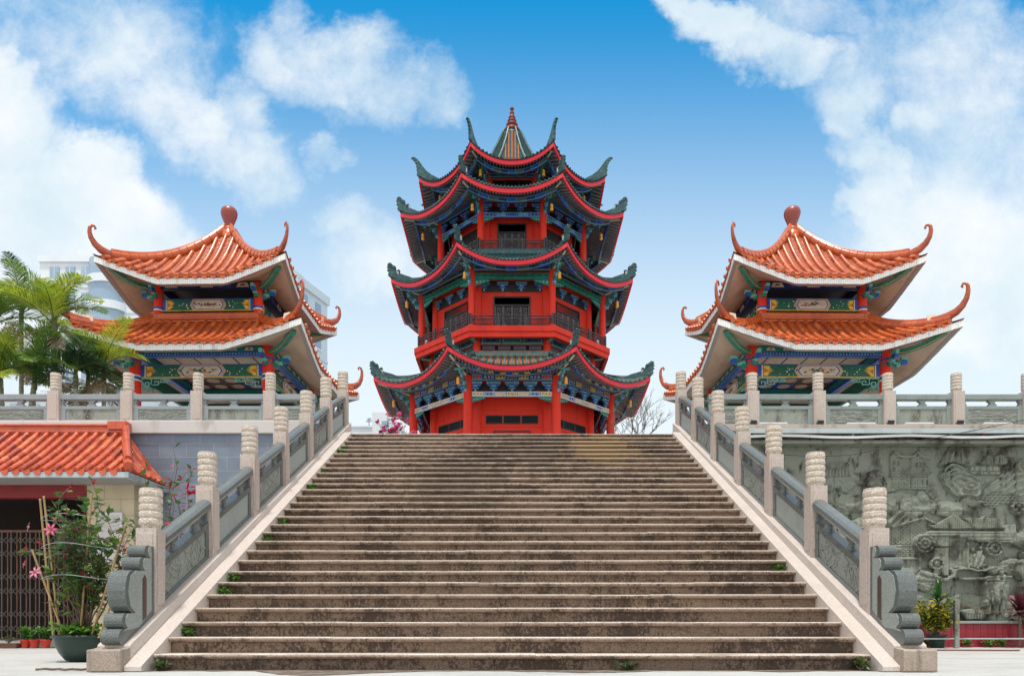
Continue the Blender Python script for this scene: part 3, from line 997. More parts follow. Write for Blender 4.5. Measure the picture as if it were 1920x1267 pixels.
def relief_wall():
    """Bas-relief height field in photo-measured wall coordinates (u right, v down)."""
    x0, x1, y0, y1, st = 60, 1400, 135, 1002, 2.4
    us = np.arange(x0, x1 + .1, st)
    vs = np.arange(y0, y1 + .1, st)
    U, Vv = np.meshgrid(us, vs, indexing='ij')
    rng = np.random.RandomState(5)

    def fbm(sx_, sy_, oct=4, seed=0):
        r = np.random.RandomState(seed)
        out = np.zeros_like(U)
        amp = 1.0
        for o in range(oct):
            gx = int((x1 - x0) / sx_ * 2 ** o) + 3
            gy = int((y1 - y0) / sy_ * 2 ** o) + 3
            G = r.rand(gx + 1, gy + 1)
            fx = (U - x0) / (x1 - x0) * (gx - 1)
            fy = (Vv - y0) / (y1 - y0) * (gy - 1)
            ix, iy = fx.astype(int), fy.astype(int)
            tx, ty = fx - ix, fy - iy
            tx, ty = tx * tx * (3 - 2 * tx), ty * ty * (3 - 2 * ty)
            out += amp * (G[ix, iy] * (1 - tx) * (1 - ty) + G[ix + 1, iy] * tx * (1 - ty) + G[ix, iy + 1] * (1 - tx) * ty + G[ix + 1, iy + 1] * tx * ty)
            amp *= .5
        return out - .95
    wu = U + fbm(70, 70, 4, 1) * 20
    wv = Vv + fbm(70, 70, 4, 2) * 20
    h = np.zeros_like(U)

    def poly(pts, warp=False):
        A, B = (wu, wv) if warp else (U, Vv)
        d = np.full(U.shape, 1e9)
        ins = np.zeros(U.shape, bool)
        n = len(pts)
        for i in range(n):
            ax, ay = pts[i]
            bx, by = pts[(i + 1) % n]
            ex_, ey_ = bx - ax, by - ay
            wx, wy = A - ax, B - ay
            t = np.clip((wx * ex_ + wy * ey_) / (ex_ * ex_ + ey_ * ey_ + 1e-9), 0, 1)
            d = np.minimum(d, np.hypot(wx - ex_ * t, wy - ey_ * t))
            c = ((ay > B) != (by > B)) & (A < (bx - ax) * (B - ay) / ((by - ay) if by != ay else 1e-9) + ax)
            ins ^= c
        return np.where(ins, d, -d)

    def rect(a, b_, c, d_):
        return poly([(a, b_), (c, b_), (c, d_), (a, d_)])

    def ell(cx, cy, rx, ry, warp=True):
        A, B = (wu, wv) if warp else (U, Vv)
        return (1 - np.sqrt(((A - cx) / rx) ** 2 + ((B - cy) / ry) ** 2)) * min(rx, ry)

    def put(sd_, lvl, bev=6, tex=0.0, dome=0.0):
        nonlocal h
        m = ss(sd_, -1.2, min(bev, 3.2))
        dm = dome * np.sqrt(np.clip(sd_ / 30, 0, 1)) if dome else 0
        h = h * (1 - m) + m * (lvl + tex + dm)

    def bricks(w, ht, dep=.1):
        row = np.floor(Vv / ht)
        fx = ((U + (row % 2) * w / 2) / w) % 1
        fy = (Vv / ht) % 1
        return -dep * ((fx < .12) | (fy < .2))

    def tiles(w, dep=.18):
        return dep * np.abs(np.sin(U / w * PI)) - dep * .5
    h += fbm(200, 160, 4, 3) * .10
    rid = np.abs(fbm(60, 40, 4, 4))
    # far hills and rock
    for (cx, cy, rx, ry, l) in [(330, 330, 90, 50, .35), (440, 310, 110, 40, .4), (330, 430, 120, 55, .3), (420, 430, 60, 40, .5), (560, 330, 110, 36, .4), (520, 290, 60, 26, .5), (610, 420, 100, 55, .35), (690, 450, 90, 60, .45), (870, 455, 110, 42, .5), (735, 400, 36, 36, .5), (800, 385, 30, 22, .4), (1010, 420, 80, 26, .45),
                                (650, 790, 90, 70, .4), (760, 800, 70, 50, .5), (330, 560, 120, 70, .35), (450, 560, 100, 60, .45), (1000, 700, 40, 40, .3)]:
        put(ell(cx, cy, rx, ry), l, 10, -rid * .35, .35)
    put(poly([(820, 245), (850, 190), (880, 160), (912, 148), (940, 165), (965, 200), (985, 245)], True), .65, 8, -np.abs(np.sin(U / 9 + fbm(50, 90, 3, 7) * 3)) * .4, .4)
    put(poly([(1030, 400), (1060, 330), (1130, 290), (1210, 270), (1400, 230), (1400, 420), (1250, 430)], True), .5, 10, np.sin((U * .8 + Vv * 1.6) / 9 + fbm(80, 80, 3, 8) * 5) * .16, .2)
    put(poly([(575, 545), (590, 470), (610, 445), (640, 480), (680, 520), (660, 545)], True), .5, 6, np.sin((U + Vv) / 6) * .15, .2)
    # upper town
    put(poly([(585, 360), (585, 215), (590, 200), (606, 180), (622, 200), (660, 208), (700, 200), (716, 184), (730, 203), (780, 212), (780, 290), (700, 300), (700, 360)]), .45, 3, bricks(26, 10, .12))
    for (cx, cy) in [(605, 232), (625, 232), (605, 262), (715, 238), (735, 238), (752, 238)]:
        put(rect(cx - 6, cy - 9, cx + 6, cy + 9), .12, 2)
    put(poly([(585, 222), (590, 205), (606, 183), (622, 205), (660, 213), (700, 206), (716, 188), (730, 208), (780, 217), (780, 207), (732, 197), (716, 174), (698, 194), (660, 200), (624, 192), (606, 170), (586, 196)]), .75, 3)
    put(rect(668, 285, 765, 362), .5, 3, bricks(22, 9, .12))
    put(poly([(640, 288), (665, 270), (668, 258), (700, 262), (755, 250), (775, 258), (768, 270), (790, 282), (740, 288), (690, 292)]), .95, 5, tiles(8, .3))
    put(poly([(970, 288), (975, 250), (1000, 240), (1120, 235), (1120, 290)]), .5, 3, bricks(30, 30, .2))
    put(poly([(1000, 235), (1040, 215), (1045, 188), (1075, 195), (1110, 185), (1150, 215), (1250, 200), (1260, 230), (1120, 240)], True), .85, 6, tiles(9, .3))
    put(rect(1140, 200, 1200, 260), .4, 3, bricks(20, 9, .12))
    put(rect(270, 235, 390, 300), .3, 4, tiles(16, .2))
    put(poly([(270, 238), (380, 228), (392, 250), (280, 262)]), .65, 4, tiles(9, .25))
    # swirling clouds
    for (cx, cy, rx, ry, l) in [(890, 290, 62, 44, .5), (935, 335, 90, 56, .65), (960, 372, 66, 30, .75), (965, 345, 44, 30, .9), (1235, 250, 46, 40, .6)]:
        d = ell(cx, cy, rx, ry)
        put(d, l, 8, np.sin(d / 3.6) * .16, .25)
    # waves
    m = ell(1120, 408, 90, 38)
    row = np.floor(Vv / 13)
    wave = np.sqrt(np.clip(1 - (((U + (row % 2) * 12) % 24 - 12) / 12) ** 2, 0, 1)) * 13
    put(m, .4, 8, .28 * (((Vv % 13) + wave) / 20 % 1 - .3))
    m = ell(1230, 455, 70, 40)
    put(m, .6, 8, np.sin(U / 5) * np.sin(Vv / 5) * .25, .2)
    # the big house
    put(poly([(595, 745), (595, 545), (745, 500), (800, 530), (1180, 530), (1260, 560), (1400, 560), (1400, 620), (1130, 640), (1130, 745)]), .38, 4, bricks(24, 9.5, .1))
    put(poly([(590, 552), (745, 506), (800, 535), (810, 525), (745, 492), (588, 538)]), .75, 4)
    put(poly([(762, 535), (800, 532), (840, 505), (872, 488), (882, 468), (895, 488), (930, 510), (985, 538), (1000, 552), (900, 556), (790, 553)]), .8, 5, tiles(10, .28))
    put(poly([(925, 500), (1020, 500), (1035, 488), (1045, 500), (1105, 502), (1130, 552), (990, 556)]), .9, 4, tiles(10, .3))
    put(poly([(745, 590), (762, 562), (1130, 565), (1190, 580), (1190, 625), (930, 612), (905, 588)]), .95, 4, -.12 * ((Vv % 16) < 3))
    put(poly([(1125, 535), (1180, 530), (1185, 580), (1125, 580)]), 1.0, 4)
    put(rect(790, 588, 866, 780), .75, 4, -.3 * ((Vv > 640) & (Vv < 646)) + tiles(20, .08))
    put(rect(868, 596, 950, 745), .55, 4)
    put(rect(900, 610, 940, 735), .4, 3)
    put(rect(945, 618, 962, 745), .85, 3)
    put(rect(962, 630, 1045, 742), .15, 3)
    for (cx, cy) in [(978, 690), (1016, 680)]:
        put(ell(cx, cy - 36, 9, 11, False), .8, 6, 0, .2)
        put(poly([(cx - 14, cy - 22), (cx + 14, cy - 22), (cx + 24, cy + 20), (cx + 20, cy + 48), (cx - 22, cy + 48), (cx - 20, cy + 10)], True), .7, 8, np.sin(U / 4 + Vv / 9) * .1, .2)
    put(rect(600, 690, 735, 752), .6, 4, -.2 * ((U > 612) & (U < 722) & (Vv > 700) & (Vv < 742)))
    put(rect(560, 630, 640, 660), .55, 3)
    for (cx, cy, r_) in [(745, 624, 50), (1082, 648, 44), (804, 722, 34), (1385, 600, 40)]:
        d = ell(cx, cy, r_, r_ * .92, False)
        ang = np.arctan2(Vv - cy, U - cx)
        put(d, .75, 4, .14 * np.sin(d / 3.2) + .07 * np.sin(ang * 9 + d / 4), .1)
    # river bank and foreground rocks
    put(poly([(720, 752), (860, 782), (880, 768), (870, 745), (1010, 738), (1120, 745), (1400, 700), (1400, 760), (1110, 772), (1010, 752), (905, 756), (890, 790), (855, 800), (720, 775)], True), .9, 5)
    put(ell(1180, 740, 80, 40), .6, 10, -rid * .4, .3)
    put(ell(1230, 600, 60, 50), .7, 10, -rid * .3, .4)
    for (cx, cy, rx, ry) in [(960, 905, 110, 36), (830, 930, 120, 50), (1120, 970, 130, 40), (700, 900, 80, 60)]:
        put(ell(cx, cy, rx, ry), .35, 10, -rid * .3, .2)
    d = poly([(925, 955), (1035, 955), (1022, 990), (945, 992)])
    put(d, .8, 6, tiles(14, .15), .1)
    put(ell(978, 952, 56, 14, False), .95, 4)
    # rope coils
    d = ell(1230, 930, 130, 62)
    put(d, .5, 8, .3 * np.abs(np.sin((U * .9 + Vv * .35) / 11)), .2)
    # figures of the fishing family, generic robed villagers

    def man(cx, top, s, lean=0, l=1.0):
        H = lambda v: top + v * s
        X = lambda u: cx + u * s
        put(poly([(X(-14), H(150)), (X(-2), H(150)), (X(-2), H(205)), (X(-22), H(208))]), l * .9, 5, 0, .15)
        put(poly([(X(4), H(150)), (X(20), H(150)), (X(32), H(205)), (X(10), H(208))]), l * .9, 5, 0, .15)
        put(poly([(X(-20), H(34)), (X(18), H(34)), (X(34), H(80)), (X(30), H(165)), (X(-32), H(165)), (X(-34), H(80))], True), l, 9, .1 * np.sin(U / 4.5 + fbm(60, 60, 3, 11) * 4), .35)
        put(poly([(X(-30), H(52)), (X(-14), H(46)), (X(8), H(96)), (X(-2), H(110)), (X(-26), H(98))]), l * 1.2, 6, 0, .2)
        put(poly([(X(22), H(50)), (X(34), H(58)), (X(42), H(100)), (X(22), H(104))]), l * 1.15, 6, 0, .2)
        put(ell(X(0), H(16), 15 * s, 18 * s, False), l * 1.15, 6, 0, .3)
        put(poly([(X(-18), H(10)), (X(-6), H(-8)), (X(10), H(-8)), (X(18), H(8)), (X(0), H(4))]), l * 1.35, 4)
    man(1105, 748, .95, l=.95)
    man(1065, 742, 1.08, l=1.15)
    man(1225, 670, .8, l=1.0)
    man(1330, 700, 1.0, l=1.0)
    put(poly([(915, 788), (1030, 786), (1155, 778), (1155, 792), (1030, 802), (915, 804)]), 1.35, 4)
    # block joints of the slabs
    for k in range(12):
        u = 60 + k * 125
        h -= .12 * np.exp(-((U - u) / 2.4) ** 2)
    for v in (300, 470, 640, 810):
        h -= .10 * np.exp(-((Vv - v) / 2.4) ** 2)
    h += fbm(18, 18, 3, 21) * .045
    D = .185
    Yp = TY + .19
    px = 1440 + U / 2.602
    py = 780 + Vv / 2.602
    X = (px - 960) * Yp / F
    Z = EYE + (HOR - py) * Yp / F
    nx, ny = U.shape
    verts = np.stack([X, Yp - h * D, Z], -1).reshape(-1, 3)
    idx = np.arange(nx * ny).reshape(nx, ny)
    faces = np.stack([idx[:-1, :-1], idx[:-1, 1:], idx[1:, 1:], idx[1:, :-1]], -1).reshape(-1, 4)
    me = bpy.data.meshes.new('carved_relief')
    me.from_pydata([tuple(v) for v in (verts - np.array([7.5, TY, 0]))], [], faces.tolist())
    me.polygons.foreach_set('use_smooth', [True] * len(faces))
    me.materials.append(MATS['relief_stone'])
    o = bpy.data.objects.new('carved_relief', me)
    COL.objects.link(o)
    return o


T = thing('relief_wall', 'grey-green stone wall carved with hills, houses, clouds and robed villagers', 'wall', (7.5, TY, 0))
o = relief_wall()
o.parent = T
b = MB()
b.box(3.78, 12, TY + .16, TY + .4, 0, 4.24)
b.box(3.78, 3.95, TY + .4, 15.9, 0, 4.24)
b.box(3.78, 5.15, TY + .10, TY + .16, 0, 3.95)
b.build('backing', 'relief_stone', T)
b = MB()
b.box(3.78, 12, TY - .06, TY + .39, 4.12, 4.248)
b.build('coping', 'brown_ledge', T, bevel=.01)
b = MB()
b.box(3.78, 12, TY - .14, TY + .16, 3.86, 3.93)
b.build('ledge', 'relief_stone', T, bevel=.01)
T2 = thing('light_trough', 'grey metal light trough with rusty brackets fixed under the terrace above the relief', 'light trough', (7, TY - .1, 4))
b = MB()
b.box(4.35, 12, TY - .24, TY - .07, 4.055, 4.12)
b.box(4.35, 12, TY - .255, TY - .241, 4.03, 4.118)
b.build('channel', 'galvanised', T2, bevel=.004)
for k in range(9):
    b = MB()
    x = 4.6 + k * .62
    b.box(x, x + .05, TY - .15, TY - .02, 3.985, 4.054)
    b.build('bracket', 'rust_red' if k % 3 else 'galvanised', T2)
b = MB()
pts = [(4.5 + i * .5, TY - .22, 3.975 + .02 * math.sin(i * 1.3)) for i in range(16)]
for p, q in zip(pts, pts[1:]):
    b.beam(p, q, .035, .045)
tag(b.build('conduit_pipe', 'white_metal'), 'white conduit pipe sagging below the grey light trough', 'pipe')
for k, px in enumerate((1449, 1614, 1723, 1870)):
    p = at(px, 793, TY - .02)
    b = MB()
    b.tube([(p.x - .27, TY - .03, 4.275), (p.x + .27, TY - .03, 4.275)], .018, 8)
    b.box(p.x - .29, p.x + .29, TY - .035, TY + .0, 4.25, 4.262)
    tag(b.build('tube_light', 'white_metal'), 'white tube light at the foot of the terrace balustrade, %s outward from the stairs' % ('first', 'second', 'third', 'fourth')[k], 'light', 'tube lights at the foot of the right terrace balustrade')
for k, x in enumerate((4.65, 5.93, 7.28, 8.61)):
    w = ('first', 'second', 'third', 'fourth')[k]
    T3 = thing('floodlight', 'dark floodlight at the foot of the %s terrace post above the carved relief' % w, 'floodlight', (x, TY - .04, 4.25), 'floodlights at the feet of the terrace posts')
    b = MB()
    b.obox((x - .02, TY - .04, 4.29), (.055, 0, 0), (0, .02, .01), (0, -.018, .035))
    b.build('housing', 'black_plastic', T3)
    b = MB()
    b.box(x - .07, x + .03, TY - .045, TY - .03, 4.249, 4.262)
    b.build('bracket', 'galvanised', T3)

# ------------------------------------------------------------------ polygonal curved roofs


class Roof:
    def __init__(s, C, n, ae, at_, zm, zt, rise, pw=2.6, flat=0.0, ext=.0, gl=.5, gp=2.2, rot=0.0, tan=None, zpow=1.5):
        s.C, s.n, s.ae, s.at, s.zm, s.zt, s.rise, s.pw, s.flat, s.ext, s.gl, s.gp, s.zpow = Vector((C[0], C[1], 0)), n, ae, at_, zm, zt, rise, pw, flat, ext, gl, gp, zpow
        s.tan = math.tan(PI / n)

    def fr(s, k):
        th = -PI / 2 + 2 * PI * k / s.n
        return Vector((math.cos(th), math.sin(th), 0)), Vector((-math.sin(th), math.cos(th), 0))

    def E(s, u):
        u = abs(u)
        return max(0, (u - s.flat) / (1 - s.flat)) ** s.pw

    def a(s, v):
        return s.ae + (s.at - s.ae) * v

    def S(s, k, u, v, dz=0.0, inset=0.0):
        nn, tt = s.fr(k)
        e = s.E(u)
        a = s.a(v) * (1 + s.ext * e * (1 - v) ** 2) - inset
        z = s.zm + (s.zt - s.zm) * (s.gl * v + (1 - s.gl) * v ** s.gp) + s.rise * e * (1 - v) ** s.zpow
        return s.C + nn * a + tt * (u * a * s.tan) + Vector((0, 0, z + dz))

    def rad(s):
        return s.ae * (1 + s.ext) / math.cos(PI / s.n)


def roof_surface(mb, rf, courses, nu, mi, saw=.015):
    for k in range(rf.n):
        P = []
        for i in range(nu + 1):
            u = -1 + 2 * i / nu
            row = []
            for j in range(courses):
                row.append(rf.S(k, u, j / courses, saw))
                row.append(rf.S(k, u, (j + .96) / courses, 0))
            row.append(rf.S(k, u, 1, 0))
            P.append(row)
        mb.grid(P, mi, False)


def roof_ribs(mb, rf, spacing, r, mi, seg=12, nside=7, joint=True, mi_fn=None, var=None):
    for k in range(rf.n):
        w0 = rf.a(0) * (1 + 0) * rf.tan
        m = int((w0 - .12) / spacing)
        for q in range(-m, m + 1):
            x = q * spacing
            vm = 1.0
            if abs(x) > rf.at * rf.tan:
                vm = (rf.ae - abs(x) / rf.tan) / (rf.ae - rf.at)
            vm = min(1, vm) * .985
            if vm < .04:
                continue
            ns = max(3, int(seg * vm))
            pts, rs = [], []
            for i in range(ns + 1):
                v = vm * i / ns
                w = rf.a(v) * rf.tan
                u = max(-1, min(1, x / w))
                # keep the true lateral position despite corner flare
                p = rf.S(k, u, v, r * .35)
                pts.append(p)
                rs.append(r)
                if joint and i < ns:
                    v2 = vm * (i + .9) / ns
                    w = rf.a(v2) * rf.tan
                    pts.append(rf.S(k, max(-1, min(1, x / w)), v2, r * .35))
                    rs.append(r * .9)
            nn, tt = rf.fr(k)
            pts[0] = pts[0] + nn * .03
            i0 = len(mb.m)
            mb.tube(pts, rs, nside, mi if mi_fn is None else mi_fn(k, q))
            if var:
                ch = None
                rowc = random.choice(var)
                for i in range(len(pts) - 1):
                    if i % 2 == 0:
                        ch = rowc if random.random() < .45 else random.choice(var)
                    for e in range(nside):
                        mb.m[i0 + i * nside + e] = ch


def drip_tiles(mb, rf, spacing, h, mi):
    for k in range(rf.n):
        nn, tt = rf.fr(k)
        w0 = rf.ae * rf.tan
        m = int((w0 - .12) / spacing)
        for q in range(-m, m):
            x = (q + .5) * spacing
            u = x / w0
            p = rf.S(k, u, 0, 0)
            hw = spacing * .36
            poly = [p - tt * hw, p + tt * hw, p + tt * hw * .6 - Vector((0, 0, h * .7)), p - Vector((0, 0, h)), p - tt * hw * .6 - Vector((0, 0, h * .7))]
            mb.extr([c + nn * .005 for c in poly], nn * .02, mi)


def fascia(mb, rf, hf, th, nu, mi, dz=-.03, inset=.05):
    for k in range(rf.n):
        A, B, C2, D = [], [], [], []
        for i in range(nu + 1):
            u = -1 + 2 * i / nu
            A.append(rf.S(k, u, 0, dz, inset))
            B.append(rf.S(k, u, 0, dz - hf, inset))
            C2.append(rf.S(k, u, 0, dz - hf, inset + th))
            D.append(rf.S(k, u, 0, dz, inset + th))
        mb.grid([A, B], mi, True)
        mb.grid([B, C2], mi, True)
        mb.grid([C2, D], mi, True)
        mb.grid([D, A], mi, True)


def fascia_tiles(mb, rf, hf, w, dz, inset, mi):
    for k in range(rf.n):
        nn, tt = rf.fr(k)
        L_ = 2 * rf.ae * rf.tan
        n = int(L_ / w)
        for i in range(n):
            u0, u1 = -1 + 2 * i / n, -1 + 2 * (i + .93) / n
            a, c = rf.S(k, u0, 0, dz, inset), rf.S(k, u1, 0, dz, inset)
            dn = Vector((0, 0, -hf * random.uniform(.97, 1.0)))
            o = nn * random.uniform(.006, .010)
            mb.extr([a + o, c + o, c + dn + o, a + dn + o], -nn * .012 - o * .3, mi)


def soffit(mb, rf, ai, zi, dz, inset, nu, mi, sag=0.0):
    for k in range(rf.n):
        nn, tt = rf.fr(k)
        P = []
        for i in range(nu + 1):
            u = -1 + 2 * i / nu
            a = rf.S(k, u, 0, dz, inset)
            c = rf.C + nn * ai + tt * (u * ai * rf.tan) + Vector((0, 0, zi))
            P.append([a.lerp(c, t) + Vector((0, 0, sag * 4 * t * (1 - t))) for t in (0, .15, .35, .55, .78, 1)])
        mb.grid(P, mi, True)


def hip_path(rf, k, dz, n=14):
    return [rf.S(k, 1, 1 - i / n, dz) for i in range(n + 1)]


# ------------------------------------------------------------------ pavilions


def plate(mb, org, tt, nn, poly, t0, t1, mi):
    """flat plate on a vertical face: poly in (lateral, z) about org."""
    t1 += random.random() * .0012
    mb.extr([org + tt * x + Vector((0, 0, z)) + nn * t0 for (x, z) in poly], nn * (t1 - t0), mi)


def rectp(x0, x1, z0, z1):
    return [(x0, z0), (x1, z0), (x1, z1), (x0, z1)]


PB = ['deep_green_paint', 'blue_paint', 'white_paint', 'yellow_paint', 'cream_paint', 'orange_paint', 'brown_ink', 'pale_teal', 'teal_paint', 'navy_paint', 'sky_paint']


def painted_beam(mb, org, tt, nn, L_, z0, z1, seed, face=.0, depth=.1):
    """green beam: blue ends, yellow flames, a cream medallion with a bird-and-flower painting."""
    rr = random.Random(seed)
    c = org + Vector((0, 0, (z0 + z1) / 2))
    mb.obox(c - nn * (depth / 2 - face), tt * L_, nn * (depth / 2), Vector((0, 0, (z1 - z0) / 2)), 0)
    h = z1 - z0
    f = face
    q = f + .004
    plate(mb, org, tt, nn, rectp(-L_, L_, z0, z0 + h * .06), f, q, 3)
    plate(mb, org, tt, nn, rectp(-L_, L_, z1 - h * .06, z1), f, q, 1)
    for s in (-1, 1):
        def RX(a, b_):
            return (min(s * a, s * b_), max(s * a, s * b_))
        a, b_ = RX(L_ * .93, L_ * .995)
        plate(mb, org, tt, nn, rectp(a, b_, z0 + h * .07, z1 - h * .07), f, q, 1)
        a, b_ = RX(L_ * .915, L_ * .93)
        plate(mb, org, tt, nn, rectp(a, b_, z0 + h * .07, z1 - h * .07), f, q, 2)
        # flames
        pts = [(s * L_ * .90, z0 + h * .12), (s * L_ * .90, z1 - h * .12)]
        base = L_ * .90
        ext = L_ * .20
        n = 7
        for i in range(n):
            zz = z1 - h * .14 - (h * .72) * i / (n - 1)
            k = 1 - abs((i / (n - 1)) - .4)
            pts.append((s * (base - ext * k * rr.uniform(.75, 1.0)), zz))
            if i < n - 1:
                pts.append((s * (base - ext * .45 * rr.uniform(.6, 1.1)), zz - h * .06))
        plate(mb, org, tt, nn, pts, f, q, 3)
        plate(mb, org, tt, nn, [(s * (base - ext * .05), z0 + h * .3), (s * (base - ext * .05), z1 - h * .35), (s * (base - ext * .45), z0 + h * .5)], q, q + .003, 5)
        # white blossoms and leaves on the green ground
        for i in range(9):
            x = s * L_ * rr.uniform(.40, .68)
            z = z0 + h * rr.uniform(.2, .8)
            r_ = h * rr.uniform(.03, .065)
            plate(mb, org, tt, nn, [(x + r_ * math.cos(t) * rr.uniform(.6, 1.2), z + r_ * math.sin(t)) for t in [i2 * PI / 3.5 for i2 in range(7)]], f, q, rr.choice([2, 2, 7, 8, 4]))
        for i in range(5):
            x = s * L_ * rr.uniform(.42, .68)
            z = z0 + h * rr.uniform(.2, .7)
            a = rr.uniform(0, PI)
            plate(mb, org, tt, nn, [(x, z), (x + .09 * math.cos(a), z + .05 * math.sin(a)), (x + .10 * math.cos(a + .15), z + .06 * math.sin(a + .1)), (x + .01, z + .012)], q, q + .002, 8)

    def medal(wx, k):
        zz0, zz1 = z0 + h * (.5 - k), z0 + h * (.5 + k)
        m = (zz0 + zz1) / 2
        e = wx * .18
        return [(-wx, m), (-wx + e * .5, m - (m - zz0) * .55), (-wx + e, zz0), (wx - e, zz0), (wx - e * .5, m - (m - zz0) * .55), (wx, m), (wx - e * .5, m + (zz1 - m) * .55), (wx - e, zz1), (-wx + e, zz1), (-wx + e * .5, m + (zz1 - m) * .55)]
    for i, (wf, k, mi) in enumerate([(.40, .47, 4), (.385, .435, 5), (.37, .41, 4), (.35, .375, 1), (.325, .335, 2), (.315, .315, 4)]):
        plate(mb, org, tt, nn, medal(L_ * wf, k), f, q + .0025 * i, mi)
    t0 = q + .0025 * 6
    for i in range(30):
        x = L_ * rr.gauss(0, .12)
        z = z0 + h * (.5 + rr.gauss(0, .10))
        a = rr.uniform(-.4, .9)
        l = rr.uniform(.02, .07) * L_ / 1.3
        w = rr.uniform(.008, .024)
        plate(mb, org, tt, nn, [(x - l * math.cos(a), z - l * math.sin(a) * .6), (x + w * math.sin(a), z - w), (x + l * math.cos(a), z + l * math.sin(a) * .6), (x - w * math.sin(a), z + w)], t0 - .002, t0 + .001, rr.choice([6, 6, 6, 8, 5, 0]))


def fret(mb, org, tt, nn, x0, sgn, z1, w, h, mi=0, t=.03):
    """cloud-key fretwork: square spirals stepping away from the post."""
    bar = .018 * (h / .25)

    def bx(xa, xb, za, zb):
        xa, xb = min(xa, xb), max(xa, xb)
        mb.obox(org + tt * (x0 + sgn * (xa + xb) / 2) + Vector((0, 0, z1 - (za + zb) / 2)), tt * ((xb - xa) / 2), nn * (t / 2), Vector((0, 0, (zb - za) / 2)), mi)
    bx(0, w, 0, bar)
    n = 3
    cw = w / n
    for i in range(n):
        hh = h * (1 - .28 * i)
        X = i * cw
        bx(X, X + bar, bar, hh)
        bx(X, X + cw * .8, hh - bar, hh)
        bx(X + cw * .8 - bar, X + cw * .8, hh * .38, hh - bar)
        bx(X + cw * .35, X + cw * .8 - bar, hh * .38, hh * .38 + bar)
        bx(X + cw * .35, X + cw * .35 + bar, hh * .38 + bar, hh * .68)
        bx(X + cw * .8, X + cw, hh * .55, hh * .55 + bar)


ORD = ['first', 'second', 'third', 'fourth', 'fifth', 'sixth', 'seventh', 'eighth', 'ninth', 'tenth', 'eleventh', 'twelfth', 'thirteenth', 'fourteenth', 'fifteenth', 'sixteenth', 'seventeenth', 'eighteenth', 'nineteenth', 'twentieth', 'twenty-first', 'twenty-second', 'twenty-third', 'twenty-fourth', 'twenty-fifth', 'twenty-sixth', 'twenty-seventh', 'twenty-eighth', 'twenty-ninth']


def horn(mb, rf, k, pts, rs, mi, flat=.8, n=9):
    nn, tt = rf.fr(k)
    d = (nn + tt * rf.tan).normalized()
    c = rf.S(k, 1, 0)
    mb.tube([c + d * r_ + Vector((0, 0, z)) for (r_, z) in pts], rs, n, mi, True, True, flat)


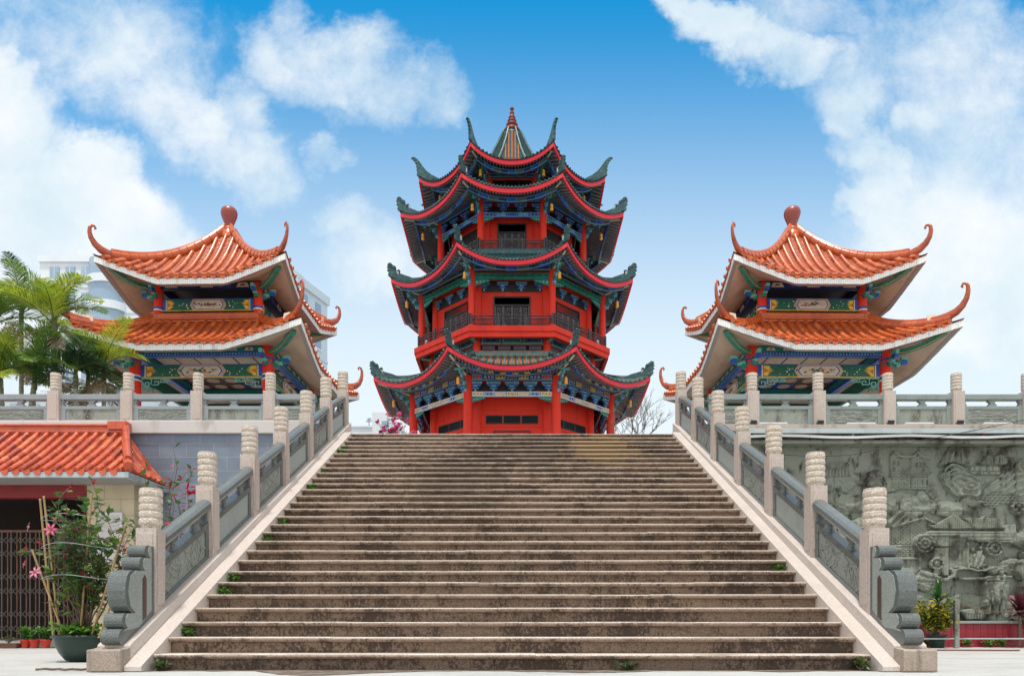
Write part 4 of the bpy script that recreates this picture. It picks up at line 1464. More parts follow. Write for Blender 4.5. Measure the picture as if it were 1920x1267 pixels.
def make_pavilion(label, X, Yc, rot):
    C = (X, Yc)
    T = thing('pavilion', label, 'pavilion', (X, Yc, TOP), 'two-tiered orange pavilions')
    fl = TOP
    b = MB()
    b.box(X - 2.4, X + 2.4, Yc - 2.4, Yc + 2.4, fl - .04, fl + .12)
    b.build('floor_slab', 'pink_granite', T, bevel=.02)
    sides = []
    for k in range(4):
        th = -PI / 2 + k * PI / 2
        sides.append((Vector((math.cos(th), math.sin(th), 0)), Vector((-math.sin(th), math.cos(th), 0))))
    Cv = Vector((X, Yc, 0))
    for (a, r_, z0, z1) in ((1.83, .155, fl + .12, 7.95), (1.4, .125, 8.6, 9.85)):
        for sx in (-1, 1):
            for sy in (-1, 1):
                b = MB()
                b.lathe([(r_, z0), (r_, z1)], (X + sx * a, Yc + sy * a, 0), 16, 0)
                if a > 1.6:
                    for (za, zb2, mi) in ((7.02, 7.06, 1), (7.06, 7.14, 2), (7.14, 7.18, 1), (7.45, 7.50, 3), (7.56, 7.62, 2)):
                        b.lathe([(r_ + .004, za), (r_ + .004, zb2)], (X + sx * a, Yc + sy * a, 0), 16, mi)
                else:
                    for (za, zb2, mi) in ((9.10, 9.14, 1), (9.14, 9.2, 2), (9.5, 9.54, 3)):
                        b.lathe([(r_ + .004, za), (r_ + .004, zb2)], (X + sx * a, Yc + sy * a, 0), 16, mi)
                b.build('column', ['red_paint', 'white_paint', 'blue_paint', 'teal_paint'], T)
    for k, (nn, tt) in enumerate(sides):
        # lower tier
        b = MB()
        painted_beam(b, Cv + nn * 1.83, tt, nn, 1.68, 7.12, 7.48, 17 * k + int(X))
        for s in (-1, 1):
            pass
        b.build('painted_beam', PB, T)
        for s in (-1, 1):
            b = MB()
            fret(b, Cv + nn * 1.80, tt, nn, s * 1.66, -s, 7.115, .78, .25)
            b.build('fretwork', 'pale_teal', T)
        b = MB()
        b.obox(Cv + nn * 1.83 + Vector((0, 0, 7.725)), tt * 1.7, nn * .08, Vector((0, 0, .045)), 1)
        b.obox(Cv + nn * 1.84 + Vector((0, 0, 7.85)), tt * 1.7, nn * .09, Vector((0, 0, .078)), 8)
        o = Cv + nn * 1.93
        for i in range(7):
            x = -1.35 + i * .45
            plate(b, o, tt, nn, [(x - .16, 7.80), (x + .16, 7.80), (x + .10, 7.90), (x - .10, 7.90)], 0, .006, 1)
            plate(b, o, tt, nn, [(x - .13, 7.81), (x + .13, 7.81), (x + .08, 7.89), (x - .08, 7.89)], .006, .009, 4)
            plate(b, o, tt, nn, [(x - .05, 7.83), (x + .06, 7.84), (x + .03, 7.87), (x - .03, 7.865)], .009, .011, 6)
        for i in range(40):
            x = -1.62 + i * .083
            plate(b, Cv + nn * 1.91, tt, nn, rectp(x, x + .04, 7.70, 7.75), 0, .004, 10)
        b.build('eave_beam', PB, T)
        # upper tier
        b = MB()
        painted_beam(b, Cv + nn * 1.42, tt, nn, 1.27, 9.10, 9.44, 31 * k + int(X) + 3)
        b.build('painted_beam', PB, T)
        b = MB()
        b.obox(Cv + nn * 1.42 + Vector((0, 0, 9.78)), tt * 1.3, nn * .07, Vector((0, 0, .09)), 9)
        for i in range(5):
            x = -1.0 + i * .5
            plate(b, Cv + nn * 1.49, tt, nn, [(x - .18, 9.72), (x + .18, 9.72), (x + .12, 9.84), (x - .12, 9.84)], 0, .006, 4 if i % 2 == 0 else 1)
            plate(b, Cv + nn * 1.49, tt, nn, [(x - .08, 9.75), (x + .08, 9.76), (x + .03, 9.81), (x - .05, 9.8)], .006, .009, 6)
        b.build('eave_beam', PB, T)
        # low skirt wall under the upper tier
        b = MB()
        b.obox(Cv + nn * 1.36 + Vector((0, 0, 8.72)), tt * 1.4, nn * .04, Vector((0, 0, .22)), 0)
        b.build('skirt_wall', 'dark_wood', T)
        # floor-level bench rail between the lower columns
        b = MB()
        if k != 2:
            b.obox(Cv + nn * 1.83 + Vector((0, 0, fl + .5)), tt * 1.67, nn * .16, Vector((0, 0, .03)), 0)
            for s in (-1.2, 0, 1.2):
                b.obox(Cv + nn * 1.83 + tt * s + Vector((0, 0, fl + .29)), tt * .05, nn * .12, Vector((0, 0, .17)), 0)
            b.build('bench', 'dark_red', T)
    # corner brackets and small blue lamps beside the columns
    for sx in (-1, 1):
        for sy in (-1, 1):
            d = Vector((sx, sy, 0)).normalized()
            for (a, z, s) in ((1.83, 7.42, 1.0), (1.4, 9.45, .8)):
                b = MB()
                c = Vector((X + sx * a, Yc + sy * a, z))
                for q in (Vector((sx, 0, 0)), Vector((0, sy, 0))):
                    for i in range(4):
                        b.obox(c + q * (.18 + .11 * i) * s + Vector((0, 0, .07 * i * s)), q * .10 * s, q.cross(Vector((0, 0, 1))) * .045, Vector((0, 0, .05 * s)), 8 if i % 2 == 0 else 7)
                    b.obox(c + q * .5 * s + Vector((0, 0, .12 * s)), q * .07 * s, q.cross(Vector((0, 0, 1))) * .05, Vector((0, 0, .06 * s)), 1)
                b.build('corner_bracket', PB, T)
    # ceilings
    b = MB()
    b.box(X - 1.75, X + 1.75, Yc - 1.75, Yc + 1.75, 7.93, 8.0, 0)
    rr = random.Random(int(X) + 50)
    for i in range(6):
        for j in range(6):
            cx, cy = X - 1.4 + i * .56, Yc - 1.4 + j * .56
            b.box(cx - .25, cx + .25, cy - .25, cy + .25, 7.915, 7.929, 1 if j < 2 else rr.choice([2, 3, 2]))
            if j >= 2:
                b.lathe([(.17, 7.905), (.19, 7.914)], (cx, cy, 0), 12, 4)
    b.build('ceiling', ['navy_paint', 'cream_paint', 'brown_ink', 'blue_paint', 'soffit_plaster'], T)
    b = MB()
    b.box(X - 1.38, X + 1.38, Yc - 1.38, Yc + 1.38, 9.86, 9.9)
    b.build('ceiling', 'dark_wood', T)
    for (ae, at_, zm, zt, rise, gl, ai, zi, hf, low) in ((3.06, 1.46, 7.62, 8.80, .58, .55, 1.93, 7.94, .165, True), (2.48, .10, 9.57, 11.98, .57, .43, 1.50, 9.88, .165, False)):
        rf = Roof(C, 4, ae, at_, zm, zt, rise, pw=1.12, flat=.36, ext=.035, gl=gl, gp=2.2)
        b = MB()
        roof_surface(b, rf, 11 if low else 20, 32, 1, .016)
        roof_ribs(b, rf, .245, .062, 0, 12 if low else 20, 8, var=[0, 0, 0, 2, 3])
        drip_tiles(b, rf, .245, .085, 0)
        root = b.build('roof', ['orange_glaze', 'orange_pan', 'orange_glaze_dark', 'orange_glaze_pale'], T)
        for k in range(4):
            b = MB()
            path = hip_path(rf, k, .10, 16)
            cut = path[:15]
            b.tube(cut, [.115] * len(cut), 8, 0, True, True, .75)
            b.tube([p + Vector((0, 0, .10)) for p in cut], [.06] * len(cut), 7, 0)
            # ridge tiles: raised collars
            for i in range(1, 15):
                if i % 1 == 0:
                    p, q = path[i], path[min(i + 1, 16)]
                    b.tube([p + Vector((0, 0, .0)), p.lerp(q, .06)], .125, 8, 0, True, False, .8)
            # horn
            r0 = .02
            hs = 1.0 if low else .84
            hp = [(x_, z_ * hs) for (x_, z_) in [(-.62, .13), (-.40, .15), (-.2, .22), (-.06, .34), (.03, .50), (.065, .66), (.06, .80), (.02, .88), (-.05, .89), (-.08, .83), (-.05, .79)]]
            hr = [.115, .115, .105, .088, .070, .056, .046, .038, .034, .03, .018]
            horn(b, rf, k, hp, hr, 1, .6)
            b.build('hip_ridge', ['orange_glaze', 'orange_glaze_dark'], root)
        if low:
            for k, (nn, tt) in enumerate(sides):
                b = MB()
                b.obox(Cv + nn * 1.47 + Vector((0, 0, 8.86)), tt * 1.56, nn * .07, Vector((0, 0, .10)), 0)
                b.tube([Cv + nn * 1.49 - tt * 1.56 + Vector((0, 0, 8.97)), Cv + nn * 1.49 + tt * 1.56 + Vector((0, 0, 8.97))], .06, 8)
                b.tube([Cv + nn * 1.55 - tt * 1.58 + Vector((0, 0, 8.84)), Cv + nn * 1.55 + tt * 1.58 + Vector((0, 0, 8.84))], .04, 8)
                b.build('top_ridge', 'orange_glaze', root)
        b = MB()
        fascia(b, rf, hf, .10, 30, 1, -.035, .05)
        fascia_tiles(b, rf, hf - .004, .058, -.037, .03, 0)
        b.build('fascia', ['white_tile', 'tile_joint'], root)
        b = MB()
        soffit(b, rf, ai, zi, -.035 - hf + .015, .149, 30, 0, -.04)
        b.build('soffit', 'soffit_plaster', root)
        # painted hip beams under the corners
        for k in range(4):
            b = MB()
            nn, tt = rf.fr(k)
            d = (nn + tt).normalized()
            c0 = Cv + (nn + tt) * (ai - .08) + Vector((0, 0, zi - .14))
            c1 = rf.S(k, 1, 0, -.035 - hf - .02, .30)
            pv = None
            for i in range(9):
                t = i / 8
                p = c0.lerp(c1, t) + Vector((0, 0, -.15 * 4 * t * (1 - t) * (1 if not low else 1)))
                if pv is not None:
                    b.beam(pv, p, .12, .12, 8)
                    b.beam(pv + Vector((0, 0, -.045)), p + Vector((0, 0, -.045)), .128, .016, 3)
                    b.beam(pv + Vector((0, 0, .02)), p + Vector((0, 0, .02)), .128, .014, 7)
                pv = p
            b.build('hip_beam', PB, root)
        if not low:
            b = MB()
            b.lathe([(.26, 11.8), (.24, 12.0), (.16, 12.06), (.17, 12.12), (.15, 12.15)], (X, Yc, 0), 16, 0)
            b.build('apex_collar', 'orange_glaze', root)
            b = MB()
            b.lathe([(.20, 12.05), (.13, 12.12), (.125, 12.20), (.15, 12.30), (.20, 12.42), (.235, 12.53), (.24, 12.61), (.215, 12.69), (.15, 12.75), (.07, 12.775), (.02, 12.78)], (X, Yc, 0), 22, 0)
            b.build('finial', 'maroon_glaze', root)
    T.rotation_euler.z = rot
    return T


PAVR = [('two-tiered orange-tiled pavilion standing behind the palms', -8.38, 21.9, R(-1.6)), ('two-tiered orange-tiled pavilion standing above the carved relief wall', 8.30, 21.9, R(1.0))]
for (lab, X, Y, rt) in PAVR:
    make_pavilion(lab, X, Y, rt)
# floodlights clamped on the hip ridges
for pi, (lab, X, Y, rt) in enumerate(PAVR):
    near = 'palm-side' if pi == 0 else 'relief-side'
    for (ae, zz, tier) in ((2.12, 10.02, 'upper'), (2.62, 8.16, 'lower')):
        for (sx, sy, cn) in ((-1, -1, 'front left'), (1, -1, 'front right'), (1 if pi == 0 else -1, 1, 'rear inner')):
            if tier == 'upper' and sy > 0:
                pass
            v = Vector((sx * ae, sy * ae, 0))
            v.rotate(Matrix.Rotation(rt, 3, 'Z'))
            p = Vector((X, Y, zz)) + v
            T3 = thing('floodlight', 'white floodlight on the %s ridge of the %s roof of the %s pavilion' % (cn, tier, near), 'floodlight', p, 'floodlights on the pavilion ridges')
            d = Vector((-sx * .5, -1, .25)).normalized()
            side = d.cross(Vector((0, 0, 1))).normalized()
            upv = side.cross(d)
            b = MB()
            b.obox(p + Vector((0, 0, .26)), side * .10, d * .045, upv * .085)
            for i in range(5):
                b.obox(p + Vector((0, 0, .26)) + upv * (-.06 + i * .03) - d * .05, side * .095, d * .012, upv * .005)
            b.build('housing', 'cream_paint', T3, bevel=.008)
            b = MB()
            b.tube([p + Vector((0, 0, .04)), p + Vector((0, 0, .18))], .015, 6)
            b.build('bracket', 'galvanised', T3)

# ------------------------------------------------------------------ pagoda
PC = Vector((0, 40.0, 0))
T8 = math.tan(PI / 8)
PT = thing('pagoda', 'tall octagonal red pagoda with four dark green upturned roofs at the head of the stairs', 'pagoda', (0, 40, 7.2))


def side8(k):
    th = -PI / 2 + 2 * PI * k / 8
    return Vector((math.cos(th), math.sin(th), 0)), Vector((-math.sin(th), math.cos(th), 0))


def sbox(mb, k, a0, a1, x0, x1, z0, z1, mi=0):
    nn, tt = side8(k)
    mb.obox(PC + nn * ((a0 + a1) / 2) + tt * ((x0 + x1) / 2) + Vector((0, 0, (z0 + z1) / 2)), tt * ((x1 - x0) / 2), nn * ((a1 - a0) / 2), Vector((0, 0, (z1 - z0) / 2)), mi)


def ngon_ring(mb, a, z0, z1, mi=0, cap=True):
    r_ = a / math.cos(PI / 8)
    vs = []
    for z in (z0, z1):
        for k in range(8):
            th = -PI / 2 + PI / 8 + k * PI / 4
            vs.append(PC + Vector((r_ * math.cos(th), r_ * math.sin(th), z)))
    mb.add(vs, [(k, (k + 1) % 8, 8 + (k + 1) % 8, 8 + k) for k in range(8)], mi)
    if cap:
        mb.add(vs[:8], [tuple(reversed(range(8)))], mi)
        mb.add(vs[8:], [tuple(range(8))], mi)


def corner8(k, a, z):
    th = -PI / 2 + PI / 8 + k * PI / 4
    r_ = a / math.cos(PI / 8)
    return PC + Vector((r_ * math.cos(th), r_ * math.sin(th), z))


b = MB()
ngon_ring(b, 8.4, 4.3, 7.2)
b.build('podium', 'pink_granite', PT)


def dougong(mb, k, a, x, z0, h, w, pal):
    """bracket cluster: inverted stepped pyramid of arms and bearing blocks, edges picked out pale."""
    nn, tt = side8(k)
    for (hw, za, zb, out, mi) in ((.16, 0, .26, .05, 0), (.52, .28, .46, .06, 1), (.30, .48, .60, .10, 0), (.86, .62, .78, .08, 1), (1.0, .82, .98, .11, 0)):
        sbox(mb, k, a - .02, a + out, x - hw * w / 2, x + hw * w / 2, z0 + za * h, z0 + zb * h, pal[mi])
        sbox(mb, k, a + out, a + out + .005, x - hw * w / 2, x + hw * w / 2, z0 + za * h, z0 + za * h + .022, pal[2])
    for s in (-.42, 0, .42):
        sbox(mb, k, a, a + .13, x + s * w - .05 * w, x + s * w + .05 * w, z0 + .78 * h, z0 + .82 * h + .03, pal[2])
    for s in (-.25, .25):
        sbox(mb, k, a, a + .09, x + s * w - .06 * w, x + s * w + .06 * w, z0 + .46 * h, z0 + .62 * h, pal[1])


PP = ['navy_paint', 'blue_paint', 'pale_teal', 'yellow_paint', 'sky_paint', 'white_paint', 'teal_paint', 'slate_paint', 'deep_green_paint', 'cream_paint', 'orange_paint', 'dark_wood']


def band(mb, k, a, L_, z0, z1, cols, ncell, seed, edge=4):
    """painted architrave: a base bar with cells, chevron breaks and key patterns laid on it as thin paint-film plates."""
    rr = random.Random(seed)
    nn, tt = side8(k)
    sbox(mb, k, a - .09, a, -L_, L_, z0, z1, cols[0])
    org = PC + nn * a
    h = z1 - z0
    plate(mb, org, tt, nn, rectp(-L_, L_, z0, z0 + h * .1), 0, .004, edge)
    plate(mb, org, tt, nn, rectp(-L_, L_, z1 - h * .1, z1), 0, .004, edge)
    cw = 2 * L_ / ncell
    for i in range(ncell):
        x0, x1 = -L_ + i * cw + cw * .06, -L_ + (i + 1) * cw - cw * .06
        j = min(i, ncell - 1 - i)
        c = cols[1 + j % (len(cols) - 1)]
        plate(mb, org, tt, nn, rectp(x0, x1, z0 + h * .18, z1 - h * .18), 0, .005, edge)
        plate(mb, org, tt, nn, rectp(x0 + cw * .04, x1 - cw * .04, z0 + h * .25, z1 - h * .25), .005, .008, c)
        for q in range(3):
            xm = x0 + (x1 - x0) * (q + .5) / 3
            r_ = min(h * .16, cw * .1)
            plate(mb, org, tt, nn, [(xm - r_, (z0 + z1) / 2), (xm, z0 + h * .5 - r_), (xm + r_, (z0 + z1) / 2), (xm, z0 + h * .5 + r_)], .008, .010, cols[1 + (j + 1) % (len(cols) - 1)])


def spandrel(k, a, L_, z1, w, h, mi):
    nn, tt = side8(k)
    for s in (-1, 1):
        mb = MB()
        org = PC + nn * a
        pts = [(s * L_, z1), (s * L_, z1 - h)]
        n = 5
        for i in range(1, n + 1):
            t = i / n
            pts.append((s * (L_ - w * (t - .12)), z1 - h * (1 - t) ** .7 - (0.02 if i < n else 0)))
            pts.append((s * (L_ - w * t), z1 - h * (1 - t) ** .7 * .8))
        pts[-1] = (s * (L_ - w), z1)
        plate(mb, org, tt, nn, pts, -.04, 0, mi)
        for i in range(4):
            x = s * (L_ - w * (.12 + .2 * i))
            r_ = h * .16 * (1 - i * .18)
            z = z1 - h * (.42 - .08 * i)
            plate(mb, org, tt, nn, [(x + r_ * math.cos(t), z + r_ * math.sin(t)) for t in [q * PI / 4 for q in range(8)]], 0, .012, 2)
        mb.build('spandrel', PP, PT)


def rail8(a, z0, z1, seed=0):
    for k in range(8):
        b = MB()
        L_ = a * T8
        nn, tt = side8(k)
        h = z1 - z0
        for s in (-1, -.33, .33, 1):
            x = s * (L_ - .05)
            sbox(b, k, a - .035, a + .035, x - .035, x + .035, z0, z1 + .1)
        for (za, zb) in ((.92, 1.0), (.70, .75), (.06, .12)):
            sbox(b, k, a - .025, a + .025, -L_ + .09, L_ - .09, z0 + za * h, z0 + zb * h)
        for i in range(3):
            xc = (i - 1) * (L_ * .66)
            w = L_ * .29
            for s in (-1, 0, 1):
                sbox(b, k, a - .015, a + .015, xc + s * w - .012, xc + s * w + .012, z0 + .75 * h, z0 + .92 * h)
            # lozenge panel with scroll rings
            for r_ in (.23, .15, .07):
                pts = [PC + nn * a + tt * (xc + w * r_ / .23 * .8 * math.cos(t)) + Vector((0, 0, z0 + h * .41 + r_ * h * 1.1 * math.sin(t))) for t in [q * 2 * PI / 12 for q in range(13)]]
                b.tube(pts, .018, 5, 0, False)
            for s in (-1, 1):
                sbox(b, k, a - .015, a + .015, xc + s * w - .015, xc + s * w + .015, z0 + .12 * h, z0 + .70 * h)
                for q in range(3):
                    pts = [PC + nn * a + tt * (xc + s * (w * .85 + .02) + .06 * math.cos(t)) + Vector((0, 0, z0 + h * (.22 + q * .18) + .05 * math.sin(t))) for t in [e * 2 * PI / 8 for e in range(9)]]
                    b.tube(pts, .012, 4, 0, False)
        b.build('railing', 'rail_metal', PT)


def lattice_door(k, a, hw, z0, z1, transom, nleaf=4):
    b = MB()
    sbox(b, k, a - .12, a - .04, -hw, hw, z0, z1, 0)
    sbox(b, k, a - .04, a + .02, -hw, -hw + .06, z0, z1, 0)
    sbox(b, k, a - .04, a + .02, hw - .06, hw, z0, z1, 0)
    sbox(b, k, a - .04, a + .02, -hw + .06, hw - .06, z1 - .07, z1, 0)
    sbox(b, k, a - .04, a + .02, -hw + .06, hw - .06, transom - .04, transom + .04, 0)
    d = b.build('door', 'dark_wood', PT)
    lw = (2 * hw - .12) / nleaf
    for i in range(nleaf):
        x0 = -hw + .06 + i * lw + .01
        x1 = x0 + lw - .02
        b = MB()
        for (xa, xb) in ((x0, x0 + .03), (x1 - .03, x1)):
            sbox(b, k, a - .04, a - .005, xa, xb, z0, transom - .04, 0)
        hh = transom - z0
        for f in (.02, .30, .36, .97):
            sbox(b, k, a - .04, a - .006, x0 + .03, x1 - .03, z0 + hh * f, z0 + hh * f + .03, 0)
        n = 4
        for q in range(1, n):
            x = x0 + .03 + (x1 - x0 - .06) * q / n
            sbox(b, k, a - .035, a - .015, x - .008, x + .008, z0 + hh * .37, z0 + hh * .96, 0)
        for q in range(1, 9):
            z = z0 + hh * (.37 + .6 * q / 9)
            sbox(b, k, a - .034, a - .016, x0 + .03, x1 - .03, z - .008, z + .008, 0)
        for q in range(3):
            z = z0 + hh * (.47 + .2 * q)
            sbox(b, k, a - .015, a - .008, (x0 + x1) / 2 - lw * .2, (x0 + x1) / 2 + lw * .2, z - lw * .16, z + lw * .16, 1)
        b.build('leaf', ['lattice_grey', 'rail_metal'], d)


def columns8(a, r_, z0, z1):
    for k in range(8):
        c = corner8(k, a, 0)
        b = MB()
        b.lathe([(r_ * 1.35, z0), (r_ * 1.4, z0 + .12), (r_ * 1.05, z0 + .2), (r_, z0 + .22), (r_ * .97, z1)], c, 18)
        b.build('column', 'red_paint', PT)


def wall8(a, z0, z1, rp, mat='red_paint'):
    b = MB()
    ngon_ring(b, a, z0, z1)
    for k in range(8):
        b.lathe([(rp, z0 + .001), (rp, z1 - .001)], corner8(k, a, 0), 14)
    b.build('wall', mat, PT)


# --- storey 1
columns8(5.05, .215, 7.2, 12.15)
wall8(4.05, 7.2, 12.2, .2)
for k in range(8):
    L_ = 5.05 * T8 - .2
    b = MB()
    band(b, k, 5.12, L_, 11.17, 11.40, [4, 3, 1, 9], 7, k, 5)
    b.build('painted_beam', PP, PT)
    b = MB()
    sbox(b, k, 4.60, 4.70, -L_, L_, 11.41, 11.88, 11)
    for i in range(5):
        dougong(b, k, 5.0, (i - 2) * L_ * .46, 11.42, .46, .66, (4, 1, 2))
    b.build('bracket_frieze', PP, PT)
    b = MB()
    band(b, k, 5.16, L_ + .02, 11.90, 12.24, [0, 10, 1, 3, 7], 7, k + 30, 4)
    b.build('eave_beam', PP, PT)
    spandrel(k, 5.06, L_, 11.165, .75, .26, 6)
    lw = 4.05 * T8
    for (xa, xb) in ((-1.28, -.46), (-.42, .42), (.46, 1.28)):
        b = MB()
        sbox(b, k, 4.03, 4.062, xa, xb, 10.16, 10.58, 1)
        sbox(b, k, 4.063, 4.08, xa, xb, 10.16, 10.20, 0)
        sbox(b, k, 4.063, 4.08, xa, xb, 10.54, 10.58, 0)
        sbox(b, k, 4.063, 4.08, xa, xa + .03, 10.20, 10.54, 0)
        sbox(b, k, 4.063, 4.08, xb - .03, xb, 10.20, 10.54, 0)
        b.build('window', ['dark_wood', 'dark_glass'], PT)
    lattice_door(k, 4.08, .9, 7.25, 9.83, 9.3)
    # thin string mouldings on the wall
    b = MB()
    sbox(b, k, 4.05, 4.10, -lw + .15, lw - .15, 10.66, 10.74)
    sbox(b, k, 4.05, 4.10, -lw + .15, lw - .15, 10.0, 10.08)
    b.build('moulding', 'red_paint', PT)
# --- between storey 1 and 2
wall8(4.1, 12.2, 14.38, .19)
for k in range(8):
    L_ = 4.1 * T8 - .19
    b = MB()
    band(b, k, 4.2, L_, 13.98, 14.34, [7, 0, 6, 8], 3, k + 60, 2)
    b.build('painted_beam', PP, PT)
    b = MB()
    sbox(b, k, 4.08, 4.115, -L_, L_, 13.72, 13.95, 0)
    for i in range(4):
        sbox(b, k, 4.116, 4.13, -L_ + (i + .1) * L_ / 2, -L_ + (i + .9) * L_ / 2, 13.74, 13.92, 1)
    b.build('window', ['dark_glass', 'slate_paint'], PT)
    b = MB()
    c = corner8(k, 4.15, 14.22)
    d = (c - PC)
    d.z = 0
    d.normalize()
    b.beam(c, c + d * .75, .2, .26, 8)
    b.beam(c + Vector((0, 0, -.14)), c + d * .55 + Vector((0, 0, -.14)), .22, .03, 2)
    b.build('bracket', PP, PT)
# --- balcony slab of storey 2
b = MB()
ngon_ring(b, 4.98, 14.36, 14.53)
b.build('balcony_floor', 'red_paint', PT)
for k in range(8):
    b = MB()
    nn, tt = side8(k)
    for (a0, a1, z0, z1) in ((4.86, 5.02, 14.30, 14.56), (4.78, 4.95, 14.05, 14.32)):
        vs = [PC + nn * a + tt * (s * a * T8) + Vector((0, 0, z)) for a in (a0, a1) for s in (-1, 1) for z in (z0, z1)]
        b.add(vs, [(0, 1, 3, 2), (4, 6, 7, 5), (0, 4, 5, 1), (2, 3, 7, 6), (0, 2, 6, 4), (1, 5, 7, 3)])
    b.build('balcony_edge', 'red_paint', PT)
rail8(4.82, 14.57, 15.12)
# --- storey 2
columns8(4.65, .165, 14.53, 17.5)
wall8(3.95, 14.5, 17.75, .175)
for k in range(8):
    L_ = 4.65 * T8 - .15
    b = MB()
    sbox(b, k, 4.56, 4.70, -L_, L_, 16.92, 17.20, 6)
    nn, tt = side8(k)
    for i in range(11):
        x = -L_ * .92 + i * L_ * .184
        plate(b, PC + nn * 4.70, tt, nn, rectp(x - L_ * .07, x + L_ * .07, 17.0, 17.14), 0, .006, 8)
    band(b, k, 4.86, L_ + .08, 17.25, 17.5, [7, 0, 8, 7], 5, k + 90, 4)
    b.build('painted_beam', PP, PT)
    spandrel(k, 4.64, L_, 16.915, .85, .34, 6)
    L2 = 3.95 * T8 - .17
    b = MB()
    sbox(b, k, 3.94, 3.97, -L2, L2, 16.60, 17.12, 11)
    for i in range(4):
        dougong(b, k, 3.97, (i - 1.5) * L2 * .62, 16.64, .42, .55, (4, 1, 2))
    b.build('bracket_frieze', PP, PT)
    lattice_door(k, 3.99, .90, 14.56, 16.38, 15.95)
# --- storey 3
b = MB()
ngon_ring(b, 4.02, 18.42, 18.58)
b.build('balcony_floor', 'red_paint', PT)
rail8(3.95, 18.6, 19.17)
columns8(3.70, .172, 18.55, 21.35)
wall8(3.0, 18.5, 21.5, .16)
for k in range(8):
    L_ = 3.7 * T8 - .16
    b = MB()
    band(b, k, 3.76, L_, 20.38, 20.60, [1, 0, 4, 1], 5, k + 120, 4)
    b.build('painted_beam', PP, PT)
    b = MB()
    sbox(b, k, 3.30, 3.38, -L_, L_, 20.61, 21.06, 11)
    for i in range(4):
        dougong(b, k, 3.68, (i - 1.5) * L_ * .62, 20.62, .42, .6, (1, 0, 4))
    b.build('bracket_frieze', PP, PT)
    b = MB()
    band(b, k, 3.84, L_ + .03, 21.08, 21.36, [0, 7, 1, 7], 6, k + 150, 4)
    b.build('eave_beam', PP, PT)
    spandrel(k, 3.72, L_, 20.375, .55, .22, 6)
    lattice_door(k, 3.04, .72, 18.6, 20.45, 20.0)
# --- storey 4
wall8(2.78, 21.5, 23.4, .12)
for k in range(8):
    L_ = 2.78 * T8 - .12
    b = MB()
    sbox(b, k, 2.77, 2.81, -L_ + .05, L_ - .05, 22.2, 22.74, 0)
    for s in (-.33, .33):
        sbox(b, k, 2.811, 2.83, s * L_ - .025, s * L_ + .025, 22.2, 22.74, 1)
    b.build('window', ['dark_glass', 'dark_wood'], PT)
    b = MB()
    band(b, k, 2.92, L_ + .1, 22.83, 23.02, [7, 0, 8, 7], 5, k + 180, 4)
    band(b, k, 3.05, L_ + .13, 23.04, 23.2, [0, 7, 1, 7], 7, k + 190, 4)
    b.build('painted_beam', PP, PT)
# --- roofs
ROOFS = [
    dict(ae=6.78, at_=4.28, zm=12.10, zt=13.38, rise=.80, ai=5.14, zi=12.27, orn='scroll'),
    dict(ae=5.98, at_=4.0, zm=17.22, zt=18.46, rise=.76, ai=4.80, zi=17.52, orn='scroll'),
    dict(ae=5.55, at_=2.86, zm=20.78, zt=22.12, rise=.64, ai=3.80, zi=21.38, orn='scroll'),
    dict(ae=4.68, at_=.46, zm=22.63, zt=26.85, rise=.80, ai=3.03, zi=23.22, orn='horn')]
SCROLL = [(-1.35, .05), (-1.0, .17), (-.7, .22), (-.5, .26), (-.42, .42), (-.30, .40), (-.28, .56), (-.16, .52), (-.12, .70), (-.02, .62), (.06, .76), (.14, .72), (.10, .60), (.18, .52), (.10, .44), (.17, .34), (.08, .26), (.12, .12), (.06, 0), (-.4, -.08)]
HORN = [(x_ * .92, z_ * .70) for (x_, z_) in [(-1.5, .02), (-1.1, .14), (-.75, .26), (-.45, .46), (-.25, .70), (-.10, .95), (.06, 1.14), (.22, 1.24), (.36, 1.22), (.40, 1.14), (.30, 1.12), (.25, 1.02), (.16, .98), (.17, .86), (.08, .80), (.12, .66), (.05, .58), (.10, .42), (.05, .3), (.08, .12), (.06, 0), (-.5, -.08)]]
